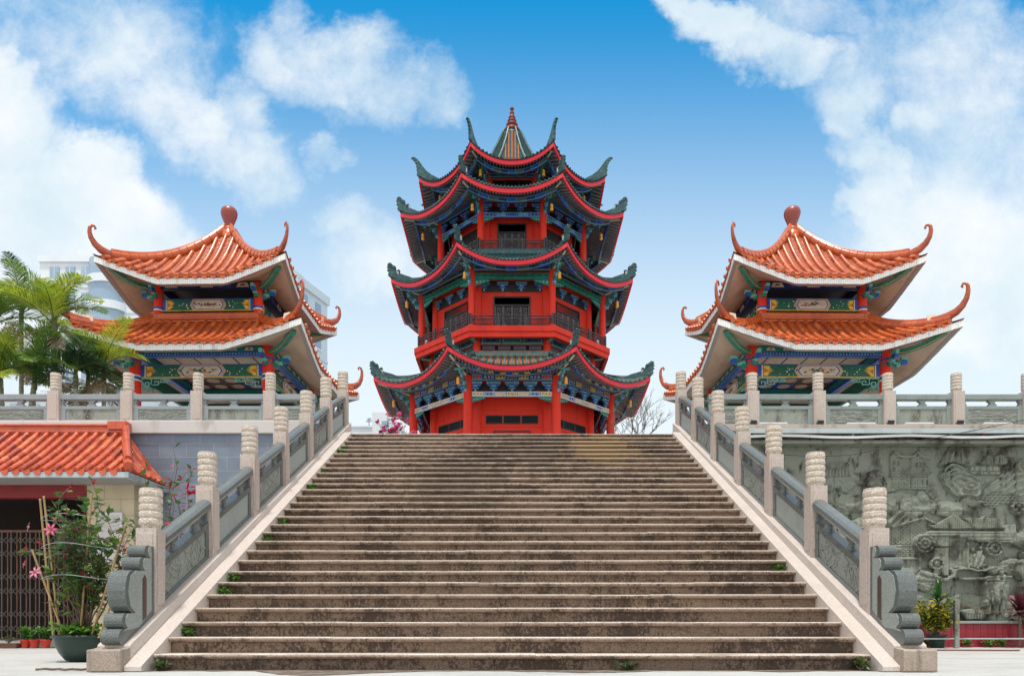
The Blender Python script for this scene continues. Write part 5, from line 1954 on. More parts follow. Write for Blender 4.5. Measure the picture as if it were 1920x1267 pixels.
for ri, q in enumerate(ROOFS):
    top = q['orn'] == 'horn'
    rf = Roof((0, 40), 8, q['ae'], q['at_'], q['zm'], q['zt'], q['rise'], pw=2.3, flat=0.0, ext=.03, gl=.55 if not top else .17, gp=1.8 if not top else 2.9, zpow=1.5 if not top else 3.0)
    b = MB()
    roof_surface(b, rf, 8 if not top else 20, 16, 1, .012)
    sp = .17
    roof_ribs(b, rf, sp, .05, 0, 7 if not top else 18, 6, True, (lambda k, i: 0 if (i + k) % 2 else 2) if ri == 0 else ((lambda k, i: 3 if k == 0 and abs(i) < 3 else 0) if top else (lambda k, i: 0)))
    drip_tiles(b, rf, sp, .06, 0)
    gz = 'dull_green_tile' if top else 'green_glaze'
    root = b.build('roof', [gz, 'terracotta_pan' if ri == 0 else gz, 'green_glaze_light', 'terracotta_pan'], PT)
    if not top:
        for k in range(8):
            b = MB()
            nn, tt = rf.fr(k)
            L_ = rf.at * rf.tan
            b.obox(rf.C + nn * (rf.at + .02) + Vector((0, 0, rf.zt + .07)), tt * (L_ + .02), nn * .07, Vector((0, 0, .11)), 0)
            b.tube([rf.C + nn * (rf.at + .06) + tt * (s_ * (L_ + .02)) + Vector((0, 0, rf.zt + .19)) for s_ in (-1, 1)], .045, 7, 0)
            b.build('top_ridge', 'green_glaze_light' if ri == 0 else 'green_glaze', root)
    # painted purlin that follows the curve of the eave
    for k in range(8):
        b = MB()
        nn, tt = rf.fr(k)
        nseg = 18
        ip = (rf.ae - q['ai']) * .42
        pp = []
        for i in range(nseg + 1):
            u = -1 + 2 * i / nseg
            p0 = rf.S(k, u, 0, -.28, ip)
            p0.z = q['zm'] + (p0.z - q['zm'] + .28) * .72 - .20
            pp.append(p0)
        for i in range(nseg):
            b.beam(pp[i], pp[i + 1], .10, .20, (0, 1, 7)[(i // 2) % 3])
            m0 = pp[i].lerp(pp[i + 1], .5) + nn * .052
            b.beam(pp[i] + nn * .052 + Vector((0, 0, .085)), pp[i + 1] + nn * .052 + Vector((0, 0, .085)), .006, .02, 4)
            b.beam(pp[i] + nn * .052 - Vector((0, 0, .085)), pp[i + 1] + nn * .052 - Vector((0, 0, .085)), .006, .02, 2)
            if i % 2 == 0:
                b.beam(pp[i] + nn * .052 - Vector((0, 0, .075)), pp[i] + nn * .052 + Vector((0, 0, .075)), .02, .006, 4, up=tuple(nn))
            elif ri == 0:
                b.beam(m0 - tt * .12, m0 + tt * .12, .006, .07, 3)
        b.build('eave_purlin', PP, root)
    b = MB()
    fascia(b, rf, .20, .09, 26, 0, -.045, .03)
    b.build('fascia', 'red_fascia', root)
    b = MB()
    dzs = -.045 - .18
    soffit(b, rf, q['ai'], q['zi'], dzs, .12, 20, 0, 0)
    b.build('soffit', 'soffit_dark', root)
    b = MB()
    for k in range(8):
        nn, tt = rf.fr(k)
        w0 = rf.ae * rf.tan
        m = int(w0 / .15)
        for i in range(-m, m + 1):
            x = i * .15
            u = x / w0
            p = rf.S(k, u, 0, dzs - .02, .13)
            wi = q['ai'] * rf.tan
            if abs(x) <= wi:
                e = rf.C + nn * q['ai'] + tt * x + Vector((0, 0, q['zi'] - .03))
            else:
                t = (w0 - abs(x)) / (w0 - wi)
                e = rf.C + nn * (rf.ae + (q['ai'] - rf.ae) * t) + tt * x
                pz = rf.S(k, math.copysign(1, x), 0, dzs, .12).z
                e.z = pz + (q['zi'] - pz) * t - .04
            if (p - e).length > .15:
                b.beam(p, e, .06, .055)
    b.build('rafters', 'rafter_paint', root)
    for k in range(8):
        b = MB()
        path = hip_path(rf, k, .07, 12)
        b.tube(path, [.085] * 13, 7, 0, True, True, .8)
        b.tube([p + Vector((0, 0, .08)) for p in path], .045, 6, 1 if top else 0)
        b.build('hip_ridge', ['green_glaze', 'green_glaze_light'], root)
    for k in range(8):
        b = MB()
        nn, tt = rf.fr(k)
        d = (nn + tt * rf.tan).normalized()
        sd_ = d.cross(Vector((0, 0, 1)))
        c = rf.S(k, 1, 0, .04)
        P = HORN if top else SCROLL
        poly = [c + d * x + Vector((0, 0, z * (1 if top else .88))) - sd_ * .06 for (x, z) in P]
        b.extr(poly, sd_ * .12)
        if not top:
            for (x0, z0, r_) in ((-.18, .46, .10), (.02, .56, .11), (-.42, .32, .08)):
                pts = [c + d * (x0 + r_ * (1 - t / 9) * math.cos(t)) + Vector((0, 0, z0 + r_ * (1 - t / 9) * math.sin(t))) for t in [i * .6 for i in range(14)]]
                for s in (-.06, .06):
                    b.tube([p + sd_ * s for p in pts], .03, 5)
        b.build('ridge_ornament', 'green_glaze', root)
        # painted corner beam, with a pale carved bracket where the bell hangs
        b = MB()
        c0 = corner8(k, q['ai'] - .12, q['zi'] - .10)
        c1 = rf.S(k, 1, 0, dzs - .06, .22)
        b.beam(c0, c1, .17, .17, 8)
        b.beam(c0 + Vector((0, 0, -.03)), c1 + Vector((0, 0, -.03)), .178, .02, 2)
        b.beam(c0 + Vector((0, 0, -.088)), c1 + Vector((0, 0, -.088)), .10, .01, 9)
        m = c0.lerp(c1, .46)
        for s in (-1, 1):
            b.beam(m + sd_ * .05 * s + Vector((0, 0, -.16)), m + sd_ * .30 * s + Vector((0, 0, -.10)), .10, .09, 2)
            b.beam(m + sd_ * .05 * s + Vector((0, 0, -.26)), m + sd_ * .2 * s + Vector((0, 0, -.17)), .09, .07, 6)
        b.beam(m + Vector((0, 0, -.08)), m + Vector((0, 0, -.34)), .10, .10, 2)
        b.build('corner_beam', PP, root)
        # curved bracket from the column up to the corner beam
        b = MB()
        ca = corner8(k, q['ai'] - .05, q['zi'] - .95)
        for i in range(5):
            t = i / 4
            b.obox(ca + d * (.12 + .45 * t ** 1.4) + Vector((0, 0, .15 + .55 * t)), d * .10, sd_ * .05, Vector((0, 0, .11)), 6 if i % 2 else 4)
        b.build('knee_bracket', PP, root)
    if top:
        b = MB()
        b.lathe([(.50, 26.75), (.52, 26.85), (.40, 26.92), (.36, 26.98)], PC, 20)
        b.build('collar', 'green_glaze', root)
        b = MB()
        prof = [(.3, 26.9), (.42, 27.0), (.45, 27.1), (.40, 27.22), (.27, 27.3), (.22, 27.34), (.30, 27.42), (.32, 27.5), (.28, 27.58), (.2, 27.62), (.24, 27.68), (.25, 27.76), (.2, 27.84), (.15, 27.88), (.19, 27.94), (.18, 28.02), (.12, 28.1), (.10, 28.2), (.13, 28.3), (.08, 28.36), (.05, 28.42), (.10, 28.5), (.11, 28.58), (.07, 28.66), (.02, 28.7)]
        zs = (28.4 - 26.9) / (28.7 - 26.9)
        b.lathe([(r_, 26.9 + (z - 26.9) * zs) for (r_, z) in prof], PC, 24, 0, True, lambda a, z: 1 + .03 * abs(math.sin(a * 6)))
        b.build('finial', 'spire_glaze', root)
# small floodlights on the lower three roofs' ridges
for ri in range(3):
    q = ROOFS[ri]
    rf = Roof((0, 40), 8, q['ae'], q['at_'], q['zm'], q['zt'], q['rise'], pw=2.3, ext=.03, gl=.55, gp=1.8)
    for (k, cn) in ((7, 'left front'), (0, 'right front'), (6, 'far left'), (1, 'far right')):
        p = rf.S(k, 1, .13, .16)
        T3 = thing('floodlight', 'white floodlight on the %s ridge of the %s pagoda roof' % (cn, ('lowest', 'second', 'third')[ri]), 'floodlight', p, 'floodlights on the pagoda ridges')
        m = MB()
        m.obox(p + Vector((0, 0, .14)), (.10, 0, 0), (0, .05, .02), (0, -.03, .09))
        m.build('housing', 'white_metal', T3, bevel=.01)
        m = MB()
        m.tube([p - Vector((0, 0, .05)), p + Vector((0, 0, .08))], .02, 6)
        m.build('bracket', 'galvanised', T3)
# gold bells
BELLS = [(6.0, 11.66), (5.37, 16.8), (4.59, 20.42), (3.73, 22.59)]
lvl = ['lowest', 'second', 'third', 'topmost']
b0 = None
for i, (a, z) in enumerate(BELLS):
    for (k, cn) in ((7, 'left front'), (0, 'right front'), (6, 'far left'), (1, 'far right')):
        c = corner8(k, a, z - .2)
        lab = 'gold bell lamp hanging under the %s corner of the %s pagoda roof' % (cn, lvl[i])
        if b0 is None:
            b0 = thing('hanging_bell', lab, 'bell', c, 'gold bells under the pagoda eaves')
            m = MB()
            m.lathe([(.085, 0), (.10, .02), (.095, .10), (.085, .12), (.10, .14), (.09, .16), (.085, .25), (.095, .27), (.08, .33), (.045, .38), (.02, .4)], c, 14)
            m.v = [(c.x + (x - c.x) * .85, c.y + (y - c.y) * .85, c.z + (z_ - c.z) * .9) for (x, y, z_) in m.v]
            m.build('bell', 'gold', b0)
            m = MB()
            m.lathe([(.03, .39), (.03, .5), (.015, .52), (.015, .66)], c, 8)
            m.build('hanger', 'dark_wood', b0)
            o = b0
        else:
            o = copy_tree(b0)
            o['label'] = lab
        o.location = c

# ------------------------------------------------------------------ gatehouse by the left terrace wall
GT = thing('gatehouse', 'small beige gatehouse with a red-orange glazed tile roof and a dark folding gate', 'gatehouse', (-8, 13.5, 0))
b = MB()
b.box(-7.72, -6.86, 13.42, 14.21, .005, 3.02)
b.build('pier', 'beige_block', GT, bevel=.01)
b = MB()
b.box(-14, -7.72, 13.42, 13.62, 2.72, 3.02)
b.build('lintel', 'dark_red', GT)
b = MB()
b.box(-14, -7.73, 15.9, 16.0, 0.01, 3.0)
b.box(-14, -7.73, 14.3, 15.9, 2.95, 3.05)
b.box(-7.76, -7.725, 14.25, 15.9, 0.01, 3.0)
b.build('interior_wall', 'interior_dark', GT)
b = MB()
b.box(-14, -7.72, 13.5, 14.2, .005, .13)
b.build('threshold', 'white_concrete', GT, bevel=.01)


class LeanRoof:
    """front slope and hipped right end of the gatehouse roof"""
    xe, xt, ye, yt, ze, zt = -6.58, -7.38, 12.68, 14.12, 3.05, 4.10

    def z(s, v):
        return s.ze + (s.zt - s.ze) * (.82 * v + .18 * v * v)

    def front(s, x, v, dz=0):
        return Vector((x, s.ye + (s.yt - s.ye) * v, s.z(v) + dz))

    def end(s, y, v, dz=0):
        return Vector((s.xe + (s.xt - s.xe) * v, y, s.z(v) + dz))


lr = LeanRoof()


def vary_tube(mb, pts, rs):
    i0 = len(mb.m)
    mb.tube(pts, rs, 8, 0)
    ch = 0
    for i in range(len(pts) - 1):
        if i % 2 == 0:
            ch = random.choice((0, 0, 0, 2, 3))
        for e in range(8):
            mb.m[i0 + i * 8 + e] = ch



b = MB()
nc = 11
P = []
for i in range(2):
    row = []
    for j in range(nc):
        for f, dz in ((0, .014), (.96, 0)):
            v = (j + f) / nc
            xx = -14 if i == 0 else lr.xe + (lr.xt - lr.xe) * v
            row.append(lr.front(xx, v, dz))
    row.append(lr.front(-14 if i == 0 else lr.xt, 1))
    P.append(row)
b.grid(P, 1, False)
P = []
for i in range(2):
    row = []
    for j in range(nc):
        for f, dz in ((0, .014), (.96, 0)):
            v = (j + f) / nc
            yy = lr.ye + (lr.yt - lr.ye) * v if i == 0 else 14.2
            row.append(lr.end(yy, v, dz))
    row.append(lr.end(lr.yt if i == 0 else 14.2, 1))
    P.append(row)
b.grid(P, 1, False)
x = -6.74
while x > -11.5:
    vm = .985 if x < lr.xt - .03 else (lr.xe - x) / (lr.xe - lr.xt) * .97
    n = max(2, int(10 * vm))
    pts, rs = [], []
    for i in range(n + 1):
        v = vm * i / n
        pts.append(lr.front(x, v, .025))
        rs.append(.05)
        if i < n:
            pts.append(lr.front(x, vm * (i + .9) / n, .025))
            rs.append(.044)
    vary_tube(b, pts, rs)
    q = lr.front(x - .093, 0)
    b.extr([q + Vector((-.07, -.01, .01)), q + Vector((.07, -.01, .01)), q + Vector((.045, -.012, -.05)), q + Vector((0, -.012, -.075)), q + Vector((-.045, -.012, -.05))], (0, .02, 0), 0)
    x -= .187
y = 12.85
while y < 14.15:
    vm = min(.985, (y - lr.ye) / (lr.yt - lr.ye) * .97)
    n = max(2, int(10 * vm))
    pts, rs = [], []
    for i in range(n + 1):
        v = vm * i / n
        pts.append(lr.end(y, v, .025))
        rs.append(.05)
        if i < n:
            pts.append(lr.end(y, vm * (i + .9) / n, .025))
            rs.append(.044)
    vary_tube(b, pts, rs)
    y += .187
rf = b.build('roof', ['red_glaze', 'orange_pan', 'red_glaze_dark', 'red_glaze_pale'], GT)
b = MB()
hp = [Vector((lr.xe + (lr.xt - lr.xe) * v, lr.ye + (lr.yt - lr.ye) * v, lr.z(v) + .07)) for v in [i / 10 for i in range(11)]]
b.tube(hp, [.10] * 11, 8, 0, True, True, .8)
b.tube([p + Vector((0, 0, .09)) for p in hp[1:]], .06, 8)
b.box(-14, lr.xt + .02, 14.0, 14.14, 4.02, 4.22)
b.box(-14, lr.xt + .03, 13.97, 14.0, 4.05, 4.10)
b.box(-14, lr.xt + .03, 13.96, 14.0, 4.17, 4.21)
b.box(lr.xt - .25, lr.xt + .10, 13.93, 14.145, 4.10, 4.26)
b.build('ridge', 'red_glaze', rf, bevel=.01)
b = MB()
b.box(-14, lr.xe + .0, lr.ye - .0, lr.ye + .09, 2.945, 3.04)
b.box(lr.xe - .09, lr.xe, lr.ye + .09, 14.19, 2.945, 3.04)
b.build('fascia', 'galvanised', rf)
b = MB()
b.box(-14, lr.xe - .09, lr.ye + .09, 14.19, 2.955, 2.985)
b.build('soffit', 'tile_joint', rf)
# folding gate
b = MB()
for i in range(36):
    x = -7.80 - i * .088
    yy = 13.86 + (.03 if i % 2 else 0)
    b.box(x - .011, x + .011, yy - .011, yy + .011, .16, 2.15, i % 2)
for i in range(36):
    x = -7.80 - i * .088
    for z in (.35, .62, 1.05, 1.32, 1.75, 2.0):
        for s in (-1, 1):
            b.beam((x, 13.85, z - .06 * s), (x - .088, 13.85, z + .06 * s), .006, .012, 0)
b.box(-11.2, -7.74, 13.83, 13.92, .13, .16, 0)
b.box(-11.2, -7.74, 13.84, 13.91, 2.15, 2.19, 1)
b.build('folding_gate', ['gate_metal', 'gate_rust'], GT)
b = MB()
b.box(-7.52, -7.06, 13.38, 13.415, 1.55, 2.45, 0)
b.box(-7.47, -7.11, 13.375, 13.38, 1.60, 2.40, 1)
tag(b.build('notice_board', ['white_metal', 'white_concrete'], None, None), 'pale notice board on the beige pier of the gatehouse', 'notice board')
b = MB()
b.box(-7.15, -6.9, 13.33, 13.415, .13, .75)
tag(b.build('meter_box', 'pot_brown', bevel=.01), 'brown metal box low on the beige gatehouse pier', 'box')

# ------------------------------------------------------------------ vegetation helpers


def leaf_quad(mb, p, d, w, l, mi, rr, fold=.25):
    d = d.normalized()
    s = d.cross(Vector((rr.uniform(-.4, .4), rr.uniform(-.4, .4), 1)))
    if s.length < 1e-4:
        s = Vector((1, 0, 0))
    s.normalize()
    n = s.cross(d)
    a, c = p, p + d * l
    m = p + d * l * .45
    mb.add([a, m + s * w + n * w * fold, c, m - s * w + n * w * fold], [(0, 1, 2), (0, 2, 3)], mi)


def frond(mb, base, az, el, length, droop, mi, rr, nleaf=26, lw=.0095, ll=.56, mi_r=0, vee=.35):
    d = Vector((math.cos(az) * math.cos(el), math.sin(az) * math.cos(el), math.sin(el)))
    side = Vector((-math.sin(az), math.cos(az), 0))
    pts = []
    p = Vector(base)
    n = 14
    for i in range(n + 1):
        pts.append(p.copy())
        t = i / n
        e = el - droop * t ** 1.3
        p = p + Vector((math.cos(az) * math.cos(e), math.sin(az) * math.cos(e), math.sin(e))) * length / n
    mb.tube(pts, [.016 * (1 - .8 * i / n) for i in range(n + 1)], 4, mi_r, False)
    for i in range(nleaf):
        t = .14 + .86 * i / nleaf
        f = t * n
        j = min(n - 1, int(f))
        q = pts[j].lerp(pts[j + 1], f - j)
        tg = (pts[j + 1] - pts[j]).normalized()
        up = side.cross(tg)
        if up.z < 0:
            up = -up
        env = math.sin(PI * min(1, .16 + .84 * t)) ** .55 * (1 - .25 * t)
        for s in (-1, 1):
            dd = (side * s * rr.uniform(.8, 1.1) + tg * rr.uniform(.65, 1.0) + up * rr.uniform(vee - .2, vee + .1)).normalized()
            l = ll * env * rr.uniform(.8, 1.1)
            mid = q + dd * l * .55
            tip = q + dd * l + Vector((0, 0, -.22 * l))
            wv = tg.cross(dd).cross(dd)
            wv = wv.normalized() * lw if wv.length > 1e-5 else up * lw
            mb.add([q - wv * .5, q + wv * .5, mid + wv, tip, mid - wv], [(0, 1, 2, 4), (4, 2, 3)], mi)


def palm(label, x, y, z0, zc, n, length, mats, seed, r=.055, lean=(0, 0), el=(.2, 1.2), dead=0, group='palms behind the left balustrade', sheath=True):
    rr = random.Random(seed)
    T = thing('palm_tree', label, 'palm', (x, y, z0), group)
    b = MB()
    pts = []
    for i in range(9):
        t = i / 8
        pts.append((x + lean[0] * t * t, y + lean[1] * t * t, z0 + (zc - z0) * t))
    b.tube(pts, [r * (1.15 - .25 * i / 8) for i in range(9)], 10)
    for i in range(1, 16):
        t = i / 16
        z = z0 + (zc - z0) * t
        b.lathe([(r * 1.13, z), (r * 1.13, z + .012)], (x + lean[0] * t * t, y + lean[1] * t * t, 0), 10)
    b.build('trunk', 'palm_trunk_bark', T)
    top = Vector(pts[-1])
    if sheath:
        b = MB()
        b.tube([top - Vector((0, 0, .25)), top, top + Vector((0, 0, .3))], [r, r * 1.05, r * .5], 8)
        b.build('crownshaft', 'leaf_olive', T)
    b = MB()
    for i in range(n):
        az = 2 * PI * i / n * 1.0 + rr.uniform(-.35, .35) + i * .4
        e = rr.uniform(*el)
        frond(b, top + Vector((0, 0, rr.uniform(.0, .25))), az, e, length * rr.uniform(.8, 1.1), rr.uniform(.8, 1.6), rr.choice([1, 1, 2]), rr, mi_r=0, nleaf=60)
    for i in range(dead):
        frond(b, top + Vector((0, 0, -.1)), rr.uniform(0, 6.28), rr.uniform(-.9, -.3), length * .7, .7, 3, rr, 20, .014, .3, 3)
    b.build('crown', ['leaf_olive', mats[0], mats[1], 'palm_dead'], T)
    return T


# ------------------------------------------------------------------ palms
PAL = [
    ('bright yellow-green palm, tallest and nearest the pavilion roof', 102, 16.0, 612, 13, 1.30, ('palm_bright', 'palm_mid'), 1, .06, 2),
    ('dusty palm with drooping brown fronds beside the tallest palm', 60, 17.6, 650, 9, 1.25, ('palm_mid', 'palm_bright'), 2, .05, 7),
    ('olive palm cut by the left edge of the photo', 4, 16.8, 610, 10, 1.2, ('palm_mid', 'palm_dark'), 3, .055, 5),
    ('slender grey-stemmed palm between the bright palm and the photo edge', 40, 18.2, 590, 10, 1.25, ('palm_mid', 'palm_dark'), 4, .05, 3),
    ('dark low palm in front of the pavilion columns', 175, 16.2, 722, 8, .85, ('palm_dark', 'palm_mid'), 6, .045, 2),
    ('short dark palm growing through the balustrade shade, nearest the bright palm stem', 142, 15.8, 706, 9, 1.05, ('palm_dark', 'palm_mid'), 7, .045, 1),
    ('short bushy green palm just inside the first balustrade post', 55, 15.8, 708, 11, 1.1, ('palm_mid', 'palm_bright'), 8, .045, 0),
    ('short lime palm at the far end of the balustrade', 8, 15.6, 715, 10, 1.0, ('palm_bright', 'palm_mid'), 9, .045, 0),
    ('palm with one pale arching frond over the pavilion beam', 195, 16.2, 700, 4, 1.15, ('palm_bright', 'palm_dark'), 10, .045, 3)]
for (lab, px, Y, py, n, L_, mt, sd_, r_, dd) in PAL:
    p = at(px, py, Y)
    palm(lab, p.x, Y, 4.3, p.z, n, L_, mt, sd_, r_, ((sd_ % 3 - 1) * .12, 0), (.55, 1.5) if sd_ in (1, 3, 4) else (.25, 1.4), dd)


def shrub(name, label, cat, base, height, spread, nbr, nleaf, mats, seed, lsize=.035, flowers=(), fsize=.04, group=None, up=.9, twigs=True, thick=.012, fprob=.33):
    """branching shrub: real stems, leaf quads along the twigs, flowers as petal clusters."""
    rr = random.Random(seed)
    T = thing(name, label, cat, base, group)
    st, lf, fl = MB(), MB(), MB()
    base = Vector(base)
    for i in range(nbr):
        az = rr.uniform(0, 2 * PI)
        d = Vector((math.cos(az) * spread * rr.uniform(.15, 1), math.sin(az) * spread * rr.uniform(.15, 1), height * rr.uniform(.55, 1)))
        pts = []
        n = 9
        w = Vector((rr.uniform(-1, 1), rr.uniform(-1, 1), 0)) * spread * .35
        for j in range(n + 1):
            t = j / n
            pts.append(base + d * t + w * math.sin(t * PI * 1.5) * t + Vector((rr.gauss(0, .012), rr.gauss(0, .012), 0)) * height)
        st.tube(pts, [thick * (1.1 - .85 * j / n) for j in range(n + 1)], 5, 0, False)
        for q in range(4 if twigs else 0):
            j = rr.randint(3, n)
            tw = Vector((rr.uniform(-1, 1), rr.uniform(-1, 1), rr.uniform(-.2, .9))) * spread * .5
            tp = [pts[j], pts[j] + tw * .5 + Vector((0, 0, .02)), pts[j] + tw]
            st.tube(tp, [thick * .4, thick * .3, thick * .15], 4, 0, False)
            for e in range(nleaf // 5):
                t = rr.uniform(.2, 1.05)
                p = tp[0].lerp(tp[2], t)
                dd = Vector((rr.uniform(-1, 1), rr.uniform(-1, 1), rr.uniform(-.5, .6)))
                leaf_quad(lf, p, dd, lsize * rr.uniform(.4, .75), lsize * rr.uniform(1.3, 2.4), rr.randrange(len(mats)), rr)
            if flowers and rr.random() < fprob:
                for e in range(rr.randint(2, 5)):
                    p = tp[2] + Vector((rr.gauss(0, .02), rr.gauss(0, .02), rr.gauss(0, .02)))
                    for f in range(4):
                        leaf_quad(fl, p, Vector((rr.uniform(-1, 1), rr.uniform(-1, 1), rr.uniform(-.3, 1))), fsize * .5, fsize, rr.randrange(len(flowers)), rr)
        for e in range(nleaf):
            t = rr.uniform(.3, 1) * n
            j = min(n - 1, int(t))
            p = pts[j].lerp(pts[j + 1], t - j)
            dd = Vector((rr.uniform(-1, 1), rr.uniform(-1, 1), rr.uniform(-.4, .8)))
            leaf_quad(lf, p + dd * lsize * .5, dd, lsize * rr.uniform(.4, .75), lsize * rr.uniform(1.3, 2.4), rr.randrange(len(mats)), rr)
    if st.v:
        st.build('stem', 'bark', T)
    if lf.v:
        lf.build('foliage', list(mats), T)
    if fl.v:
        fl.build('blossom', list(flowers), T)
    return T


# --- big green bowl with the trained bougainvillea
PXc, PYc = -4.92, 8.5
b = MB()
b.lathe([(.17, 0.01), (.19, .02), (.25, .10), (.295, .20), (.31, .27), (.335, .275), (.335, .30), (.305, .305), (.29, .26), (.05, .25)], (PXc, PYc, 0), 32)
tag(b.build('bowl_pot', 'pot_green'), 'large dark green bowl planter holding the flowering shrub', 'pot')
T = shrub('bougainvillea', 'tall straggly bougainvillea tied to bamboo stakes, with pink lilies, in the green bowl', 'shrub', (PXc, PYc, .25), 1.66, .56, 24, 24, ('leaf_green', 'leaf_green', 'leaf_olive', 'palm_mid'), 12, .058, ('petal_red',), .026, thick=.010)
rr = random.Random(4)


def lily(T, p, face, s, seed):
    rr = random.Random(seed)
    face = Vector(face).normalized()
    a = face.cross(Vector((0, 0, 1))).normalized()
    c = a.cross(face)
    b = MB()
    for i in range(6):
        t = i * PI / 3 + rr.uniform(-.1, .1)
        d = a * math.cos(t) + c * math.sin(t)
        e = face.cross(d)
        q0 = p
        q1 = p + d * s * .35 + face * s * .25
        q2 = p + d * s * .75 + face * s * .30
        q3 = p + d * s + face * s * .12
        b.add([q0, q1 + e * s * .16, q2 + e * s * .14, q3, q2 - e * s * .14, q1 - e * s * .16], [(0, 1, 5), (1, 2, 4, 5), (2, 3, 4)], 0, True)
        b.add([q0 + face * .003, q1 + e * s * .03 + face * .004, q2 + e * s * .02 + face * .004, q2 - e * s * .02 + face * .004, q1 - e * s * .03 + face * .004], [(0, 1, 4), (1, 2, 3, 4)], 1)
    for i in range(4):
        d = a * math.cos(i * 1.6) + c * math.sin(i * 1.6)
        b.tube([p, p + face * s * .5 + d * s * .12], .003, 4, 2)
    b.build('lily_flower', ['petal_pink', 'petal_white', 'leaf_yellow'], T)


for (px, py, Y, s, f) in ((96, 993, 8.2, .085, (.3, -1, .2)), (68, 1074, 8.2, .085, (-.2, -1, .5)), (56, 988, 8.35, .06, (-.8, -.6, .2)), (48, 1058, 8.3, .055, (-.9, -.4, .3))):
    lily(T, at(px, py, Y), f, s, int(px))
for i, (px0, py0, px1, py1, Y, dsc) in enumerate(((150, 1190, 172, 925, 8.4, 'tallest thick bamboo stake rising from the middle of the green bowl'), (118, 1185, 60, 1030, 8.3, 'bamboo stake leaning out over the rim on the gate side of the green bowl'), (112, 1190, 82, 930, 8.5, 'thin upright bamboo stake on the gate side of the green bowl'), (172, 1190, 236, 985, 8.35, 'bamboo stake leaning toward the stairs from the green bowl'), (100, 1195, 75, 935, 8.7, 'thin bamboo stake at the back of the green bowl'), (185, 1195, 205, 1140, 8.25, 'short thick bamboo cane lying against the drum stone'))):
    b = MB()
    p, q = at(px0, py0, Y), at(px1, py1, Y)
    n = 7
    pts, rs = [], []
    for k in range(n + 1):
        for e, rr_ in ((-.012, 1), (0, 1.18), (.012, 1)):
            pts.append(p.lerp(q, min(1, max(0, k / n + e))))
            rs.append(.012 * rr_)
    b.tube(pts, rs, 7)
    tag(b.build('bamboo_stake', 'bamboo'), dsc, 'stake', 'bamboo stakes in the green bowl')
shrub('bedding_plant', 'lush lime-green leafy plants round the rim of the green bowl', 'plant', (PXc - .02, PYc - .03, .26), .16, .34, 34, 16, ('leaf_lime', 'leaf_green', 'leaf_lime'), 21, .04, twigs=False, thick=.005)
b = MB()
for z in (.95, 1.3, 1.62):
    pts = [(PXc + .42 * math.cos(t), PYc + .42 * math.sin(t), z + .02 * math.sin(3 * t)) for t in [i * 2 * PI / 24 for i in range(25)]]
    b.tube(pts, .003, 4, 0, False)
tag(b.build('training_wire', 'galvanised'), 'thin wire hoops tying the bougainvillea to its stakes', 'wire')
# second bougainvillea behind the stair balustrade
shrub('bougainvillea', 'thin red-flowered bougainvillea arching against the blue stone wall', 'shrub', (-5.05, 10.9, .25), 2.75, .40, 11, 22, ('leaf_olive', 'leaf_green', 'petal_red'), 33, .055, ('petal_red', 'petal_magenta'), .05, thick=.011, fprob=.4)
b = MB()
b.lathe([(.16, 0.01), (.22, .25), (.24, .27), (.2, .27), (.19, .22), (.02, .21)], (-5.05, 10.9, 0), 20)
tag(b.build('plant_pot', 'pot_brown'), 'brown clay pot behind the stair balustrade holding the thin bougainvillea', 'pot')
# small red pots by the gate
for i, (px, d) in enumerate(((48, 'nearest the brown trough'), (65, 'middle of three'), (86, 'nearest the green bowl'))):
    p = at(px, 1211, 13.2)
    b = MB()
    b.lathe([(.06, 0.005), (.085, .13), (.095, .135), (.095, .155), (.08, .155), (.075, .13), (.01, .12)], (p.x, 13.2, 0), 18)
    tag(b.build('red_pot', 'pot_red'), 'small bright red plant pot by the folding gate, %s' % d, 'pot', 'red pots by the gate')
    shrub('potted_plant', 'small green plant in the red pot %s by the gate' % d, 'plant', (p.x, 13.2, .13), .24, .14, 10, 14, ('leaf_green', 'leaf_lime'), 60 + i, .04, group='plants in the red pots', twigs=False, thick=.004)
b = MB()
p = at(18, 1212, 13.2)
b.extr([(p.x - .17, 13.1, .005), (p.x + .17, 13.1, .005), (p.x + .2, 13.08, .09), (p.x - .2, 13.08, .09)], (0, .2, 0))
tag(b.build('plant_trough', 'pot_brown', bevel=.008), 'low brown clay trough by the folding gate', 'trough')
shrub('potted_plant', 'sparse green seedlings in the brown clay trough', 'plant', (p.x, 13.18, .085), .1, .16, 9, 6, ('leaf_olive', 'leaf_green'), 71, .03, group='plants in the red pots', twigs=False, thick=.003)

b = MB()
cp = [(1465, 852), (1530, 856), (1594, 853), (1650, 842), (1694, 832), (1800, 812), (1925, 786)]
cv = [at(px, py, TY - .27) for (px, py) in cp]
b.tube(cv, .006, 5)
tag(b.build('cable', 'black_plastic'), 'thin black cable slung across the top of the carved relief wall', 'cable')
# --- right planting in front of the relief
RW = thing('planter_wall', 'low dark red tiled planter wall with a grey cap under the carved relief', 'wall', (7, 13.8, 0))
b = MB()
b.box(3.8, 12, 13.84, 14.1, .005, .44, 0)
for i in range(60):
    x = 3.8 + i * .138
    b.box(x + .002, x + .134, 13.828, 13.841, .10, .43, 1)
    b.box(x + .002 - .05, x + .134 - .05, 13.828, 13.841, .006, .097, 1)
b.build('tiling', ['dark_wood', 'red_wall_tile'], RW)
b = MB()
b.box(3.8, 12, 13.80, 14.26, .441, .49)
b.build('cap', 'flat_grey_granite', RW, bevel=.008)
p = at(1757, 1205, 13.4)
b = MB()
b.lathe([(.11, .005), (.15, .2), (.165, .21), (.165, .24), (.14, .24), (.13, .19), (.01, .18)], (p.x, 13.4, 0), 20)
tag(b.build('plant_pot', 'pot_green'), 'dark green pot before the red planter wall holding the spiky plant', 'pot')


